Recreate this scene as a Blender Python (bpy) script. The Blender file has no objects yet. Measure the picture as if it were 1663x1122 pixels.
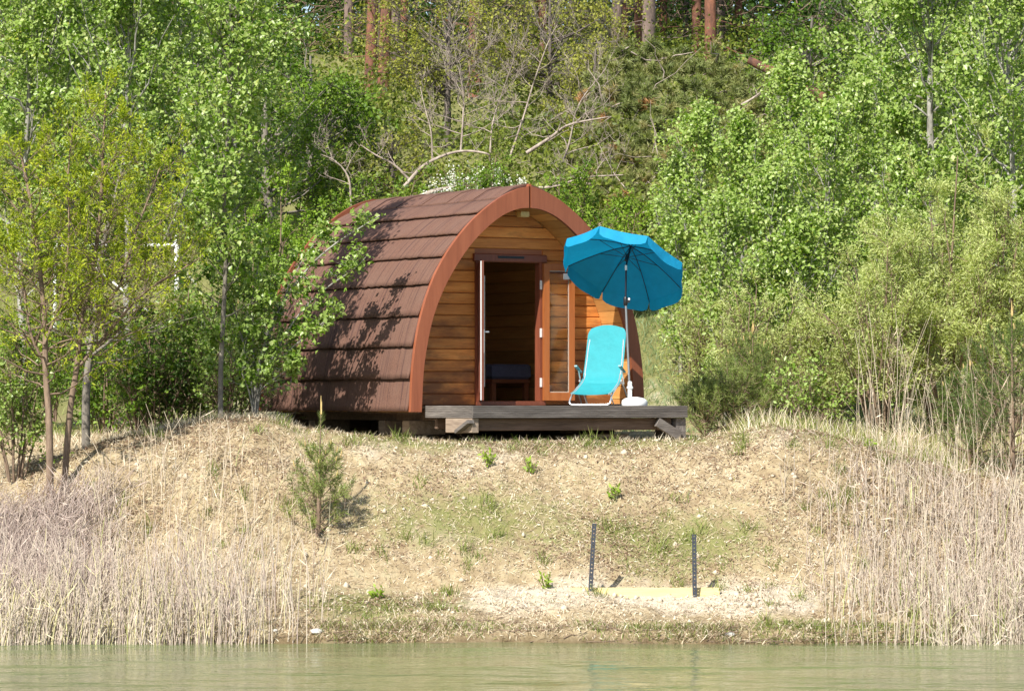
import bpy, math, random
import numpy as np
from mathutils import Vector

S = bpy.context.scene
COL = S.collection
R = math.radians
rng = np.random.default_rng(7)
random.seed(7)

# ------------------------------------------------------------------ camera, sky, sun, exposure
EYE = 2.41
F = 5712.0                       # focal length in pixels of the 1663 px wide photograph
PITCH = math.atan((660 - 561) / F)
cam = bpy.data.cameras.new('camera')
cam.sensor_width = 36.0
cam.lens = F / 1663 * 36.0
cam.clip_start = 0.5
cam.clip_end = 2000
camo = bpy.data.objects.new('camera', cam)
camo.location = (0, 0, EYE)
camo.rotation_euler = (math.pi / 2 + PITCH, 0, 0)
COL.objects.link(camo)
S.camera = camo

SUN_AZ, SUN_EL = 30.0, 43.0      # degrees left of straight behind the camera, and height
sun_to = Vector((-math.sin(R(SUN_AZ)) * math.cos(R(SUN_EL)), -math.cos(R(SUN_AZ)) * math.cos(R(SUN_EL)), math.sin(R(SUN_EL))))
W = bpy.data.worlds.new('World')
S.world = W
W.use_nodes = True
nt = W.node_tree
sky = nt.nodes.new('ShaderNodeTexSky')
sky.sky_type = 'NISHITA'
sky.sun_disc = False
sky.sun_elevation = R(SUN_EL)
sky.sun_rotation = math.atan2(sun_to.x, sun_to.y)
bg = nt.nodes['Background']
bg.inputs['Strength'].default_value = 0.105
nt.links.new(sky.outputs[0], bg.inputs[0])
sl = bpy.data.lights.new('sun', 'SUN')
sl.energy = 5.0
sl.angle = R(0.53)
sl.color = (1.0, 0.96, 0.89)
so = bpy.data.objects.new('sun', sl)
so.rotation_euler = sun_to.to_track_quat('Z', 'Y').to_euler()
COL.objects.link(so)
S.view_settings.view_transform = 'Standard'
S.view_settings.look = 'None'
S.view_settings.gamma = 1
S.view_settings.exposure = 0.72
S.view_settings.use_curve_mapping = False


def X_at(px, Y):
    return (px - 831.5) / F * Y


def Z_at(py, Y):
    return EYE + (660 - py) / F * Y


# ------------------------------------------------------------------ helpers
def tag(o, label=None, cat=None, group=None, kind=None):
    if label: o['label'] = label
    if cat: o['category'] = cat
    if group: o['group'] = group
    if kind: o['kind'] = kind
    return o


def empty(name, loc, rz=0.0):
    o = bpy.data.objects.new(name, None)
    o.location = loc
    o.rotation_euler = (0, 0, rz)
    o.empty_display_size = 0.2
    COL.objects.link(o)
    return o


def mesh_np(name, verts, faces, mat, parent=None, attrs=None, smooth=False):
    """verts (N,3); faces (M,3) or (M,4) integer array, or a list of such arrays"""
    if not isinstance(faces, list): faces = [faces]
    me = bpy.data.meshes.new(name)
    verts = np.ascontiguousarray(verts, dtype=np.float32)
    me.vertices.add(len(verts))
    me.vertices.foreach_set('co', verts.ravel())
    loops = np.concatenate([f.ravel() for f in faces]).astype(np.int32)
    sizes = np.concatenate([np.full(len(f), f.shape[1]) for f in faces])
    starts = np.concatenate([[0], np.cumsum(sizes)[:-1]]).astype(np.int32)
    me.loops.add(len(loops))
    me.loops.foreach_set('vertex_index', loops)
    me.polygons.add(len(sizes))
    me.polygons.foreach_set('loop_start', starts)
    if smooth: me.polygons.foreach_set('use_smooth', np.ones(len(sizes), dtype=bool))
    me.update(calc_edges=True)
    if attrs:
        for k, v in attrs.items():
            a = me.attributes.new(k, 'FLOAT', 'POINT')
            a.data.foreach_set('value', np.ascontiguousarray(v, dtype=np.float32))
    o = bpy.data.objects.new(name, me)
    if mat: me.materials.append(mat)
    if parent: o.parent = parent
    COL.objects.link(o)
    return o


def norm(a):
    return a / np.maximum(np.linalg.norm(a, axis=-1, keepdims=True), 1e-9)


def tubes(P, Rr, sides=4, cap=True):
    """P (N,K,3) polylines, Rr (N,K) radii -> verts, quads"""
    N, K, _ = P.shape
    T = norm(np.gradient(P, axis=1))
    ref = np.where(np.abs(T[..., 2:3]) > 0.9, np.array([1.0, 0, 0]), np.array([0, 0, 1.0]))
    A = norm(np.cross(T, ref)); B = np.cross(T, A)
    ang = np.arange(sides) / sides * 2 * np.pi
    V = P[:, :, None, :] + Rr[:, :, None, None] * (np.cos(ang)[None, None, :, None] * A[:, :, None, :] + np.sin(ang)[None, None, :, None] * B[:, :, None, :])
    idx = np.arange(N * K * sides).reshape(N, K, sides)
    a = idx[:, :-1, :]; b = np.roll(idx, -1, axis=2)[:, :-1, :]
    c = np.roll(idx, -1, axis=2)[:, 1:, :]; d = idx[:, 1:, :]
    Q = np.stack([a, d, c, b], axis=-1).reshape(-1, 4)
    return V.reshape(-1, 3), Q


class MB:
    """collects plain shapes into one mesh"""
    def __init__(s):
        s.v = []; s.f = []

    def add(s, vs, fs):
        n = len(s.v)
        s.v += [tuple(v) for v in vs]
        s.f += [tuple(i + n for i in f) for f in fs]
        return s

    def box(s, x0, x1, y0, y1, z0, z1, b=0.0):
        if b <= 0:
            vs = [(x0, y0, z0), (x1, y0, z0), (x1, y1, z0), (x0, y1, z0), (x0, y0, z1), (x1, y0, z1), (x1, y1, z1), (x0, y1, z1)]
            return s.add(vs, [(0, 3, 2, 1), (4, 5, 6, 7), (0, 1, 5, 4), (1, 2, 6, 5), (2, 3, 7, 6), (3, 0, 4, 7)])
        vs = []
        for z, i in ((z0, b), (z0 + b, 0), (z1 - b, 0), (z1, b)):
            vs += [(x0 + i + (0 if i else 0), y0 + i, z), (x1 - i, y0 + i, z), (x1 - i, y1 - i, z), (x0 + i, y1 - i, z)]
        fs = [(3, 2, 1, 0), (12, 13, 14, 15)]
        for l in range(3):
            for k in range(4):
                a = l * 4 + k; c = l * 4 + (k + 1) % 4
                fs.append((a, c, c + 4, a + 4))
        return s.add(vs, fs)

    def tube(s, pts, r, sides=8):
        P = np.array(pts, float)[None]
        rr = np.full((1, len(pts)), r, float) if np.isscalar(r) else np.array(r, float)[None]
        V, Q = tubes(P, rr, sides)
        n = len(pts)
        fs = [tuple(q) for q in Q]
        fs += [tuple(range(sides)), tuple(reversed(range((n - 1) * sides, n * sides)))]
        return s.add(V.tolist(), fs)

    def bar(s, p, q, w, h, up=(0, 0, 1)):
        p = np.array(p, float); q = np.array(q, float)
        t = norm(q - p); a = norm(np.cross(t, np.array(up, float))); b = np.cross(a, t)
        vs = []
        for c in (p, q):
            for i, j in ((-1, -1), (1, -1), (1, 1), (-1, 1)):
                vs.append(c + a * i * w / 2 + b * j * h / 2)
        return s.add(vs, [(0, 3, 2, 1), (4, 5, 6, 7), (0, 1, 5, 4), (1, 2, 6, 5), (2, 3, 7, 6), (3, 0, 4, 7)][::1])

    def prism(s, poly, y0, y1):
        """poly: (x,z) outline in order, extruded along y"""
        n = len(poly)
        vs = [(x, y0, z) for x, z in poly] + [(x, y1, z) for x, z in poly]
        fs = [tuple(range(n)), tuple(reversed(range(n, 2 * n)))]
        fs += [(i, i + n, (i + 1) % n + n, (i + 1) % n) for i in range(n)]
        return s.add(vs, fs)

    def lathe(s, prof, c=(0, 0, 0), n=24):
        vs = []
        for r, z in prof:
            for k in range(n):
                a = 2 * math.pi * k / n
                vs.append((c[0] + r * math.cos(a), c[1] + r * math.sin(a), c[2] + z))
        fs = []
        for l in range(len(prof) - 1):
            for k in range(n):
                a = l * n + k; b = l * n + (k + 1) % n
                fs.append((a, b, b + n, a + n))
        fs.append(tuple(reversed(range(n)))); m = (len(prof) - 1) * n
        fs.append(tuple(range(m, m + n)))
        return s.add(vs, fs)

    def build(s, name, mat, parent=None, smooth=False, fix=True):
        me = bpy.data.meshes.new(name)
        me.from_pydata(s.v, [], s.f)
        if fix:
            import bmesh
            bm = bmesh.new(); bm.from_mesh(me)
            bmesh.ops.recalc_face_normals(bm, faces=bm.faces)
            bm.to_mesh(me); bm.free()
        if smooth:
            me.polygons.foreach_set('use_smooth', [True] * len(me.polygons))
            me.set_sharp_from_angle(angle=R(40))
        o = bpy.data.objects.new(name, me)
        me.materials.append(mat)
        if parent: o.parent = parent
        COL.objects.link(o)
        return o


# value noise ------------------------------------------------------
_perm = rng.random((256, 256))


def vnoise(x, y):
    xi = np.floor(x).astype(int); yi = np.floor(y).astype(int)
    fx = x - xi; fy = y - yi
    fx = fx * fx * (3 - 2 * fx); fy = fy * fy * (3 - 2 * fy)
    g = lambda i, j: _perm[i % 256, j % 256]
    return (g(xi, yi) * (1 - fx) + g(xi + 1, yi) * fx) * (1 - fy) + (g(xi, yi + 1) * (1 - fx) + g(xi + 1, yi + 1) * fx) * fy - 0.5


def fbm(x, y, o=4):
    s = 0; a = 1.0
    for k in range(o):
        s = s + a * vnoise(x * 2 ** k + 17.3 * k, y * 2 ** k + 5.1 * k); a *= 0.5
    return s


# ------------------------------------------------------------------ materials
MATS = {}


class NT:
    def __init__(s, name):
        s.m = bpy.data.materials.new(name); s.m.use_nodes = True
        s.t = s.m.node_tree
        s.b = s.t.nodes['Principled BSDF']; s.out = s.t.nodes['Material Output']
        MATS[name] = s.m

    def n(s, typ, **kw):
        nd = s.t.nodes.new('ShaderNode' + typ)
        for k, v in kw.items():
            if k in nd.inputs: nd.inputs[k].default_value = v
            else: setattr(nd, k, v)
        return nd

    def l(s, a, b): s.t.links.new(a, b)

    def coord(s, scale=(1, 1, 1), kind='Object'):
        c = s.n('TexCoord'); mp = s.n('Mapping'); mp.inputs['Scale'].default_value = scale
        s.l(c.outputs[kind], mp.inputs[0]); return mp.outputs[0]

    def noise(s, vec, scale, detail=4, rough=0.55):
        nd = s.n('TexNoise'); nd.inputs['Scale'].default_value = scale
        nd.inputs['Detail'].default_value = detail; nd.inputs['Roughness'].default_value = rough
        s.l(vec, nd.inputs['Vector']); return nd.outputs['Fac']

    def ramp(s, fac, stops):
        r = s.n('ValToRGB'); e = r.color_ramp.elements
        while len(e) < len(stops): e.new(0.5)
        for k, (p, c) in enumerate(stops):
            e[k].position = p; e[k].color = (c, c, c, 1) if np.isscalar(c) else (*c, 1)
        s.l(fac, r.inputs[0]); return r.outputs[0]

    def mix(s, fac, a, b, mode='MIX'):
        m = s.n('Mix'); m.data_type = 'RGBA'; m.blend_type = mode
        if np.isscalar(fac): m.inputs[0].default_value = fac
        else: s.l(fac, m.inputs[0])
        for sock, v in ((m.inputs[6], a), (m.inputs[7], b)):
            if isinstance(v, tuple): sock.default_value = (*v, 1)
            else: s.l(v, sock)
        return m.outputs[2]

    def bump(s, h, strength, dist):
        b = s.n('Bump'); b.inputs['Strength'].default_value = strength; b.inputs['Distance'].default_value = dist
        s.l(h, b.inputs['Height']); s.l(b.outputs[0], s.b.inputs['Normal']); return b

    def attr(s, name):
        a = s.n('Attribute'); a.attribute_name = name; return a.outputs['Fac']

    def rnd(s):
        return s.n('ObjectInfo').outputs['Random']

    def set(s, **kw):
        for k, v in kw.items():
            s.b.inputs[k.replace('_', ' ')].default_value = v
        return s


def leaf_mat(name, stops, trans=0.35, rough=0.42, spec=0.5, tmul=(1.25, 1.3, 0.6), under=None):
    m = NT(name)
    col = m.ramp(m.attr('tint'), stops)
    if under:
        g = m.n('NewGeometry')
        col = m.mix(g.outputs['Backfacing'], col, m.mix(0.6, col, under))
    m.l(col, m.b.inputs['Base Color'])
    m.set(Roughness=rough); m.b.inputs['Specular IOR Level'].default_value = spec
    tr = m.n('BsdfTranslucent')
    m.l(m.mix(1.0, col, tmul, 'MULTIPLY'), tr.inputs[0])
    mx = m.n('MixShader'); mx.inputs[0].default_value = trans
    m.l(m.b.outputs[0], mx.inputs[1]); m.l(tr.outputs[0], mx.inputs[2])
    m.l(mx.outputs[0], m.out.inputs[0])
    return m.m


LEAF_POPLAR = leaf_mat('poplar_leaf', [(0, (.065, .135, .010)), (.5, (.135, .275, .022)), (.8, (.24, .40, .055)), (1, (.66, .70, .36))], trans=.36, rough=.36, spec=.45, tmul=(1.4, 1.3, .45), under=(.34, .42, .12))  # last stop colours the pale undersides and the painted glints
LEAF_LOCUST = leaf_mat('locust_leaf', [(0, (.13, .19, .010)), (.5, (.29, .36, .018)), (1, (.54, .56, .045))], trans=.42, rough=.5, spec=.3)
LEAF_MAPLE = leaf_mat('maple_leaf', [(0, (.05, .105, .010)), (.5, (.13, .225, .018)), (1, (.27, .37, .045))], rough=.5, spec=.3)
LEAF_BRIGHT = leaf_mat('bright_leaf', [(0, (.09, .17, .012)), (.5, (.19, .31, .022)), (1, (.34, .45, .06))], rough=.5, spec=.3)
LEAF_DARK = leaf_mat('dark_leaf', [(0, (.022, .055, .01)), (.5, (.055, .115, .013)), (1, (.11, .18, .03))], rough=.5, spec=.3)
LEAF_OAK = leaf_mat('budding_oak_leaf', [(0, (.13, .145, .022)), (.5, (.29, .30, .045)), (1, (.48, .47, .12))], trans=.4, rough=.55, spec=.3)
LEAF_WILLOW = leaf_mat('willow_leaf', [(0, (.13, .19, .025)), (.5, (.31, .385, .06)), (1, (.68, .70, .26))], trans=.4, rough=.42, spec=.4, under=(.48, .52, .22))
LEAF_OLIVE = leaf_mat('olive_leaf', [(0, (.06, .09, .014)), (.5, (.17, .21, .03)), (1, (.34, .37, .08))], trans=.36, rough=.5, spec=.3)
NEEDLE = leaf_mat('pine_needle', [(0, (.05, .085, .02)), (.5, (.12, .185, .04)), (1, (.27, .32, .08))], trans=.2, rough=.5, spec=.35)
NEEDLE_OLD = leaf_mat('fading_pine_needle', [(0, (.09, .13, .03)), (.6, (.23, .26, .08)), (.9, (.34, .30, .12)), (1, (.46, .23, .10))], trans=.22, rough=.55, spec=.35)
BLOSSOM = leaf_mat('white_blossom', [(0, (.62, .62, .48)), (1, (.85, .84, .74))], trans=.3, rough=.6, tmul=(.9, .9, .8))
GRASS = leaf_mat('green_grass', [(0, (.09, .14, .025)), (.5, (.19, .24, .05)), (1, (.40, .40, .14))], trans=.3, rough=.5, spec=.3)
GRASS_BLUE = leaf_mat('blue_green_grass', [(0, (.09, .16, .06)), (.6, (.18, .26, .11)), (1, (.42, .44, .24))], trans=.3, rough=.5)
STRAW = leaf_mat('dry_straw', [(0, (.16, .085, .05)), (.35, (.37, .275, .17)), (.7, (.62, .52, .36)), (1, (.82, .75, .58))], trans=.12, rough=.6, spec=.3, tmul=(1, .95, .85))
REED_GREY = leaf_mat('old_grey_reed', [(0, (.24, .165, .145)), (.4, (.50, .40, .34)), (.8, (.68, .58, .45)), (1, (.68, .62, .30))], trans=.1, rough=.6, spec=.3, tmul=(1, .95, .85))
REED_MIX = leaf_mat('faded_reed', [(0, (.24, .165, .125)), (.4, (.50, .405, .32)), (.85, (.70, .60, .47)), (1, (.50, .52, .20))], trans=.1, rough=.6, spec=.3, tmul=(1, .95, .85))
REED_WARM = leaf_mat('straw_reed', [(0, (.28, .19, .13)), (.4, (.56, .45, .32)), (.85, (.76, .65, .49)), (1, (.48, .52, .18))], trans=.1, rough=.6, spec=.3, tmul=(1, .95, .85))


def bark_mat(name, c0, c1, scale=14, zs=.25, bump=.6):
    m = NT(name)
    v = m.coord((1, 1, zs))
    n1 = m.noise(v, scale, 5, .65)
    m.l(m.ramp(n1, [(.3, c0), (.7, c1)]), m.b.inputs['Base Color'])
    m.set(Roughness=.85)
    m.bump(n1, bump, .03)
    return m.m


BARK_POPLAR = bark_mat('poplar_bark', (.10, .09, .075), (.44, .42, .37), 9, .5)
BARK_BROWN = bark_mat('brown_bark', (.10, .065, .042), (.30, .21, .14), 20)
BARK_GREY = bark_mat('grey_bark', (.10, .085, .07), (.27, .235, .19), 18)
BARK_DARK = bark_mat('dark_bark', (.045, .035, .03), (.16, .13, .105), 18)
BARK_DEAD = bark_mat('dead_wood', (.17, .125, .10), (.48, .40, .33), 16)
BARK_PINE = bark_mat('red_pine_bark', (.045, .024, .018), (.29, .115, .062), 6, .35, .9)
BARK_PINE_GREY = bark_mat('grey_pine_bark', (.055, .04, .034), (.25, .175, .14), 6, .35, .9)


def flat_mat(name, col, rough=.5, metal=0.0, var=.12, scale=30, bump=0.0):
    m = NT(name)
    n = m.noise(m.coord(), scale, 4)
    c2 = tuple(min(1, c * (1 + var)) for c in col); c1 = tuple(c * (1 - var) for c in col)
    m.l(m.ramp(n, [(.3, c1), (.7, c2)]), m.b.inputs['Base Color'])
    m.set(Roughness=rough, Metallic=metal)
    if bump: m.bump(n, bump, .01)
    return m.m


def wood_mat(name, cols, axis='x', stain=None, rough=.6, gs=1.0, bump=.25, stain_top=1.0):
    """cols: dark, mid, light; grain runs along axis"""
    m = NT(name)
    sc = {'x': (.7, 9, 9), 'y': (9, .7, 9), 'z': (9, 9, .7)}[axis]
    v = m.coord(tuple(k * gs for k in sc))
    g = m.n('ObjectInfo')
    add = m.n('VectorMath'); add.operation = 'ADD'
    mul = m.n('VectorMath'); mul.operation = 'SCALE'
    comb = m.n('CombineXYZ'); m.l(g.outputs['Random'], comb.inputs[0]); m.l(g.outputs['Random'], comb.inputs[1]); m.l(g.outputs['Random'], comb.inputs[2])
    m.l(comb.outputs[0], mul.inputs[0]); mul.inputs['Scale'].default_value = 37
    m.l(v, add.inputs[0]); m.l(mul.outputs[0], add.inputs[1])
    n1 = m.noise(add.outputs[0], 2.2, 6, .6)
    n2 = m.noise(add.outputs[0], 11, 4, .6)
    col = m.ramp(n1, [(.28, cols[0]), (.5, cols[1]), (.72, cols[2])])
    col = m.mix(.35, col, m.ramp(n2, [(.3, cols[0]), (.65, cols[2])]))
    hsv = m.n('HueSaturation')
    mr = m.n('MapRange'); mr.inputs['To Min'].default_value = .74; mr.inputs['To Max'].default_value = 1.22
    m.l(g.outputs['Random'], mr.inputs[0]); m.l(mr.outputs[0], hsv.inputs['Value'])
    m.l(col, hsv.inputs['Color']); col = hsv.outputs[0]
    if stain:
        # rain-splash weathering, strongest near the foot of the wall, broken up along the grain
        sx = m.n('SeparateXYZ'); tc = m.n('TexCoord'); m.l(tc.outputs['Object'], sx.inputs[0])
        mz = m.n('MapRange'); mz.inputs['From Min'].default_value = stain_top; mz.inputs['From Max'].default_value = .05
        m.l(sx.outputs['Z'], mz.inputs[0])
        big = m.noise(m.coord((1.6, 1, 5)), 1.3, 5, .65)
        sm = m.n('Math'); sm.operation = 'MULTIPLY_ADD'
        m.l(big, sm.inputs[0]); sm.inputs[1].default_value = 2.8; sm.inputs[2].default_value = -1.42
        ad = m.n('Math'); ad.operation = 'ADD'; m.l(sm.outputs[0], ad.inputs[0]); m.l(mz.outputs[0], ad.inputs[1])
        f = m.ramp(ad.outputs[0], [(.16, 0.0), (.95, .80)])
        col = m.mix(f, col, stain)
    m.l(col, m.b.inputs['Base Color'])
    m.set(Roughness=rough)
    m.bump(n2, bump, .006)
    return m.m


PLANK = wood_mat('oiled_pine_plank', ((.46, .125, .020), (.67, .228, .042), (.80, .35, .09)), 'x', stain=(.095, .030, .012), stain_top=1.55)
LINING = wood_mat('pine_lining', ((.42, .18, .045), (.56, .26, .07), (.64, .33, .10)), 'y')
FASCIA = wood_mat('red_brown_stained_board', ((.185, .052, .022), (.235, .07, .031), (.28, .09, .041)), 'z', gs=.5, rough=.5, bump=.08)
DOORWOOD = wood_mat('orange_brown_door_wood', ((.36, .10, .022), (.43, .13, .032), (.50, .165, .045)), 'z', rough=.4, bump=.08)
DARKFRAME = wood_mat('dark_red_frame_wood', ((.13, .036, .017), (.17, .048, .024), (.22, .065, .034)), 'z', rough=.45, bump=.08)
INNER = wood_mat('dim_inner_wood', ((.36, .115, .047), (.41, .135, .056), (.45, .155, .065)), 'x')
DECK = wood_mat('weathered_grey_deck_board', ((.05, .042, .037), (.115, .098, .085), (.25, .22, .195)), 'x', rough=.8, bump=.6)
DECKY = wood_mat('weathered_grey_side_board', ((.05, .042, .037), (.115, .098, .085), (.25, .22, .195)), 'y', rough=.8, bump=.6)
BEAM = wood_mat('damp_brown_beam', ((.045, .026, .016), (.10, .062, .040), (.18, .12, .085)), 'x', rough=.8, bump=.5)
TIMBER = wood_mat('sawn_timber_block', ((.12, .085, .06), (.24, .18, .13), (.38, .30, .23)), 'y', rough=.8, bump=.5)
FRESH = wood_mat('fresh_yellow_board', ((.56, .42, .17), (.65, .51, .23), (.72, .58, .29)), 'x', rough=.6, bump=.1)


def roof_mat():
    m = NT('granular_brown_shingle')
    v = m.coord((1, 1, 1))
    fine = m.noise(v, 160, 2, .7)
    mid = m.noise(v, 3.5, 5, .65)
    c = m.ramp(fine, [(.3, (.068, .032, .022)), (.7, (.215, .113, .080))])
    c = m.mix(m.ramp(mid, [(.35, 0.0), (.75, .55)]), c, (.165, .10, .075))
    st = m.noise(m.coord((.6, 26, .6)), 1.0, 3, .7)
    c = m.mix(m.ramp(st, [(.36, .8), (.47, 0.0)]), c, (.07, .036, .032))
    m.l(c, m.b.inputs['Base Color']); m.set(Roughness=.92)
    m.b.inputs['Specular IOR Level'].default_value = .25
    b1 = m.n('Bump'); b1.inputs['Strength'].default_value = .5; b1.inputs['Distance'].default_value = .012
    m.l(st, b1.inputs['Height'])
    b2 = m.n('Bump'); b2.inputs['Strength'].default_value = .5; b2.inputs['Distance'].default_value = .004
    m.l(fine, b2.inputs['Height']); m.l(b1.outputs[0], b2.inputs['Normal']); m.l(b2.outputs[0], m.b.inputs['Normal'])
    return m.m


ROOF = roof_mat()


def fabric_mat(name, col, trans, rough=.75):
    m = NT(name)
    n = m.noise(m.coord(), 9, 5, .6)
    c = m.ramp(n, [(.3, tuple(k * .92 for k in col)), (.7, tuple(min(1, k * 1.06) for k in col))])
    m.l(c, m.b.inputs['Base Color']); m.set(Roughness=rough)
    b = m.n('Bump'); b.inputs['Strength'].default_value = .6; b.inputs['Distance'].default_value = .02
    m.l(n, b.inputs['Height']); m.l(b.outputs[0], m.b.inputs['Normal'])
    tr = m.n('BsdfTranslucent'); m.l(c, tr.inputs[0])
    mx = m.n('MixShader'); mx.inputs[0].default_value = trans
    m.l(m.b.outputs[0], mx.inputs[1]); m.l(tr.outputs[0], mx.inputs[2]); m.l(mx.outputs[0], m.out.inputs[0])
    return m.m


CANOPY = fabric_mat('blue_parasol_cloth', (.004, .33, .58), .40)
SLING = fabric_mat('turquoise_sling_cloth', (.022, .30, .34), .10)
METAL = flat_mat('pale_steel_tube', (.68, .69, .70), .32, .75, .05)
POLE_GREY = flat_mat('grey_metal_pole', (.30, .31, .33), .35, .6, .05)
POLE_DARK = flat_mat('dark_navy_pole', (.015, .02, .035), .4, .3, .05)
BLACK = flat_mat('black_plastic', (.012, .012, .014), .4)
WHITE = flat_mat('white_plastic', (.78, .78, .76), .45, 0, .04)
BEAD = flat_mat('pale_glazing_bead', (.42, .36, .30), .5, 0, .04)
WHITE_PAINT = flat_mat('white_paint', (.80, .80, .79), .4, 0, .05)
STEEL_POST = flat_mat('blue_grey_steel_post', (.055, .06, .075), .5, .3, .25, 40)
STONE = flat_mat('pale_stone', (.52, .50, .45), .85, 0, .2, 12, .6)
MATTRESS = flat_mat('blue_grey_mattress', (.16, .17, .25), .8)
SILVER = flat_mat('silver_fitting', (.62, .62, .62), .3, .8, .04)
RUBBER = flat_mat('white_door_seal', (.70, .70, .68), .5, 0, .04)


def glass_mat():
    m = NT('clear_door_glass')
    m.set(Roughness=.02, IOR=1.45)
    m.b.inputs['Transmission Weight'].default_value = 1.0
    m.b.inputs['Base Color'].default_value = (.93, .96, .94, 1)
    return m.m


GLASS = glass_mat()


def ground_mat():
    m = NT('sandy_bank_soil')
    v = m.coord()
    n1 = m.noise(v, 1.1, 6, .62); n2 = m.noise(v, 5.5, 6, .7); n3 = m.noise(v, 42, 4, .7)
    sand = m.ramp(n3, [(.3, (.40, .33, .235)), (.7, (.60, .53, .41))])
    straw = m.ramp(n2, [(.25, (.17, .115, .065)), (.5, (.34, .265, .155)), (.75, (.52, .44, .29))])
    sm = m.n('Math'); sm.operation = 'MULTIPLY_ADD'; m.l(n1, sm.inputs[0]); sm.inputs[1].default_value = 1.6
    ad = m.n('Math'); ad.operation = 'ADD'; m.l(m.attr('sand'), ad.inputs[0]); ad.inputs[1].default_value = -.95
    m.l(ad.outputs[0], sm.inputs[2])
    c = m.mix(m.ramp(sm.outputs[0], [(.25, 0.0), (.6, 1.0)]), straw, sand)
    gm = m.n('Math'); gm.operation = 'MULTIPLY_ADD'; m.l(n2, gm.inputs[0]); gm.inputs[1].default_value = 1.4
    ga = m.n('Math'); ga.operation = 'ADD'; m.l(m.attr('green'), ga.inputs[0]); ga.inputs[1].default_value = -.9
    m.l(ga.outputs[0], gm.inputs[2])
    green = m.ramp(n3, [(.3, (.10, .115, .03)), (.7, (.22, .225, .075))])
    c = m.mix(m.ramp(gm.outputs[0], [(.25, 0.0), (.7, .85)]), c, green)
    wet = m.attr('wet')
    c = m.mix(wet, c, m.mix(1.0, c, (.36, .33, .28), 'MULTIPLY'))
    m.l(c, m.b.inputs['Base Color']); m.set(Roughness=.95)
    m.b.inputs['Specular IOR Level'].default_value = .15
    b1 = m.n('Bump'); b1.inputs['Strength'].default_value = .9; b1.inputs['Distance'].default_value = .05
    m.l(n2, b1.inputs['Height'])
    b2 = m.n('Bump'); b2.inputs['Strength'].default_value = .8; b2.inputs['Distance'].default_value = .012
    m.l(n3, b2.inputs['Height']); m.l(b1.outputs[0], b2.inputs['Normal']); m.l(b2.outputs[0], m.b.inputs['Normal'])
    return m.m


def water_mat():
    m = NT('murky_green_water')
    n = m.noise(m.coord((.35, 1, 1)), .8, 3)
    m.l(m.ramp(n, [(.3, (.092, .138, .054)), (.7, (.165, .18, .076))]), m.b.inputs['Base Color'])
    m.set(Roughness=.05, IOR=1.333)
    w1 = m.noise(m.coord((.45, 1.1, 1)), 1.3, 2, .5)
    w2 = m.noise(m.coord((.9, 2.6, 1)), 3.6, 3, .55)
    a = m.n('Math'); a.operation = 'MULTIPLY_ADD'; m.l(w2, a.inputs[0]); a.inputs[1].default_value = .4; m.l(w1, a.inputs[2])
    m.bump(a.outputs[0], .30, .10)
    return m.m


# ------------------------------------------------------------------ terrain
KY = np.array([-200, 20, 33, 35.2, 36.0, 36.12, 36.8, 37.25, 37.65, 38.2, 39.0, 39.6, 40.0, 40.7, 60])
KZ = np.array([-3.0, -2.5, -1.2, -.35, 0.0, .11, .29, .385, .45, .84, 1.40, 1.82, 1.965, 1.99, 2.03])
CX = np.array([-30, -9, -5.87, -5.3, -4.1, -3.5, -2.9, -2.34, -1.63, -.8, 1.9, 2.46, 2.95, 3.66, 4.36, 5.07, 5.9, 9, 30])
CZ = np.array([1.5, 1.6, 1.72, 1.86, 2.18, 2.34, 2.34, 2.19, 2.10, 2.05, 2.05, 2.10, 2.22, 2.10, 1.90, 1.66, 1.55, 1.5, 1.5]) / 2.05
HY = np.array([0, 46, 47, 50, 52, 58, 66, 80, 100, 400])
HC = np.array([0, 0, .2, 1.45, 2.1, 3.3, 5.1, 8.3, 9.6, 14.0])
HL = np.array([0, 0, .1, .35, .55, 1.3, 4.2, 8.3, 9.6, 14.0])


def ground(x, y):
    x = np.asarray(x, float); y = np.asarray(y, float)
    wob = .22 * fbm(x * .55 + 3, y * 0 + 2.2, 3) + .07 * fbm(x * 3, y * 3 + 9, 3)
    yy = y + wob * np.clip((40 - y) / 3, 0, 1)
    b = np.interp(yy, KY, KZ)
    c = np.interp(x, CX, CZ)
    k = np.clip((y - 41.0) / 3.0, 0, 1); k = k * k * (3 - 2 * k)
    c = c * (1 - k) + 1.03 * k
    z = np.where(b > 0, b * c, b)
    t = np.clip((x + 7) / 4.0, 0, 1)
    h = np.interp(y, HY, HL) * (1 - t) + np.interp(y, HY, HC) * t
    z = z + h
    land = np.clip(yy - 35.9, 0, 1)
    near_pod = np.clip(1 - np.maximum(np.abs(x + .6) / 3.0, np.abs(y - 42.2) / 2.3), 0, 1)
    z = z + land * (1 - .85 * np.clip(near_pod * 4, 0, 1)) * (.10 * fbm(x * 1.1, y * 1.1, 3) + .045 * fbm(x * 5, y * 5, 3) + .026 * fbm(x * 9 + 3, y * 9, 2))
    z = z + np.clip((y - 48) / 10, 0, 1) * .5 * fbm(x * .3, y * .3, 3)
    return z


def G(x, y):
    return float(ground(np.array([x]), np.array([y]))[0])


def seg(*a):
    return np.concatenate([np.linspace(p, q, n, endpoint=False) for p, q, n in a])


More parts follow.
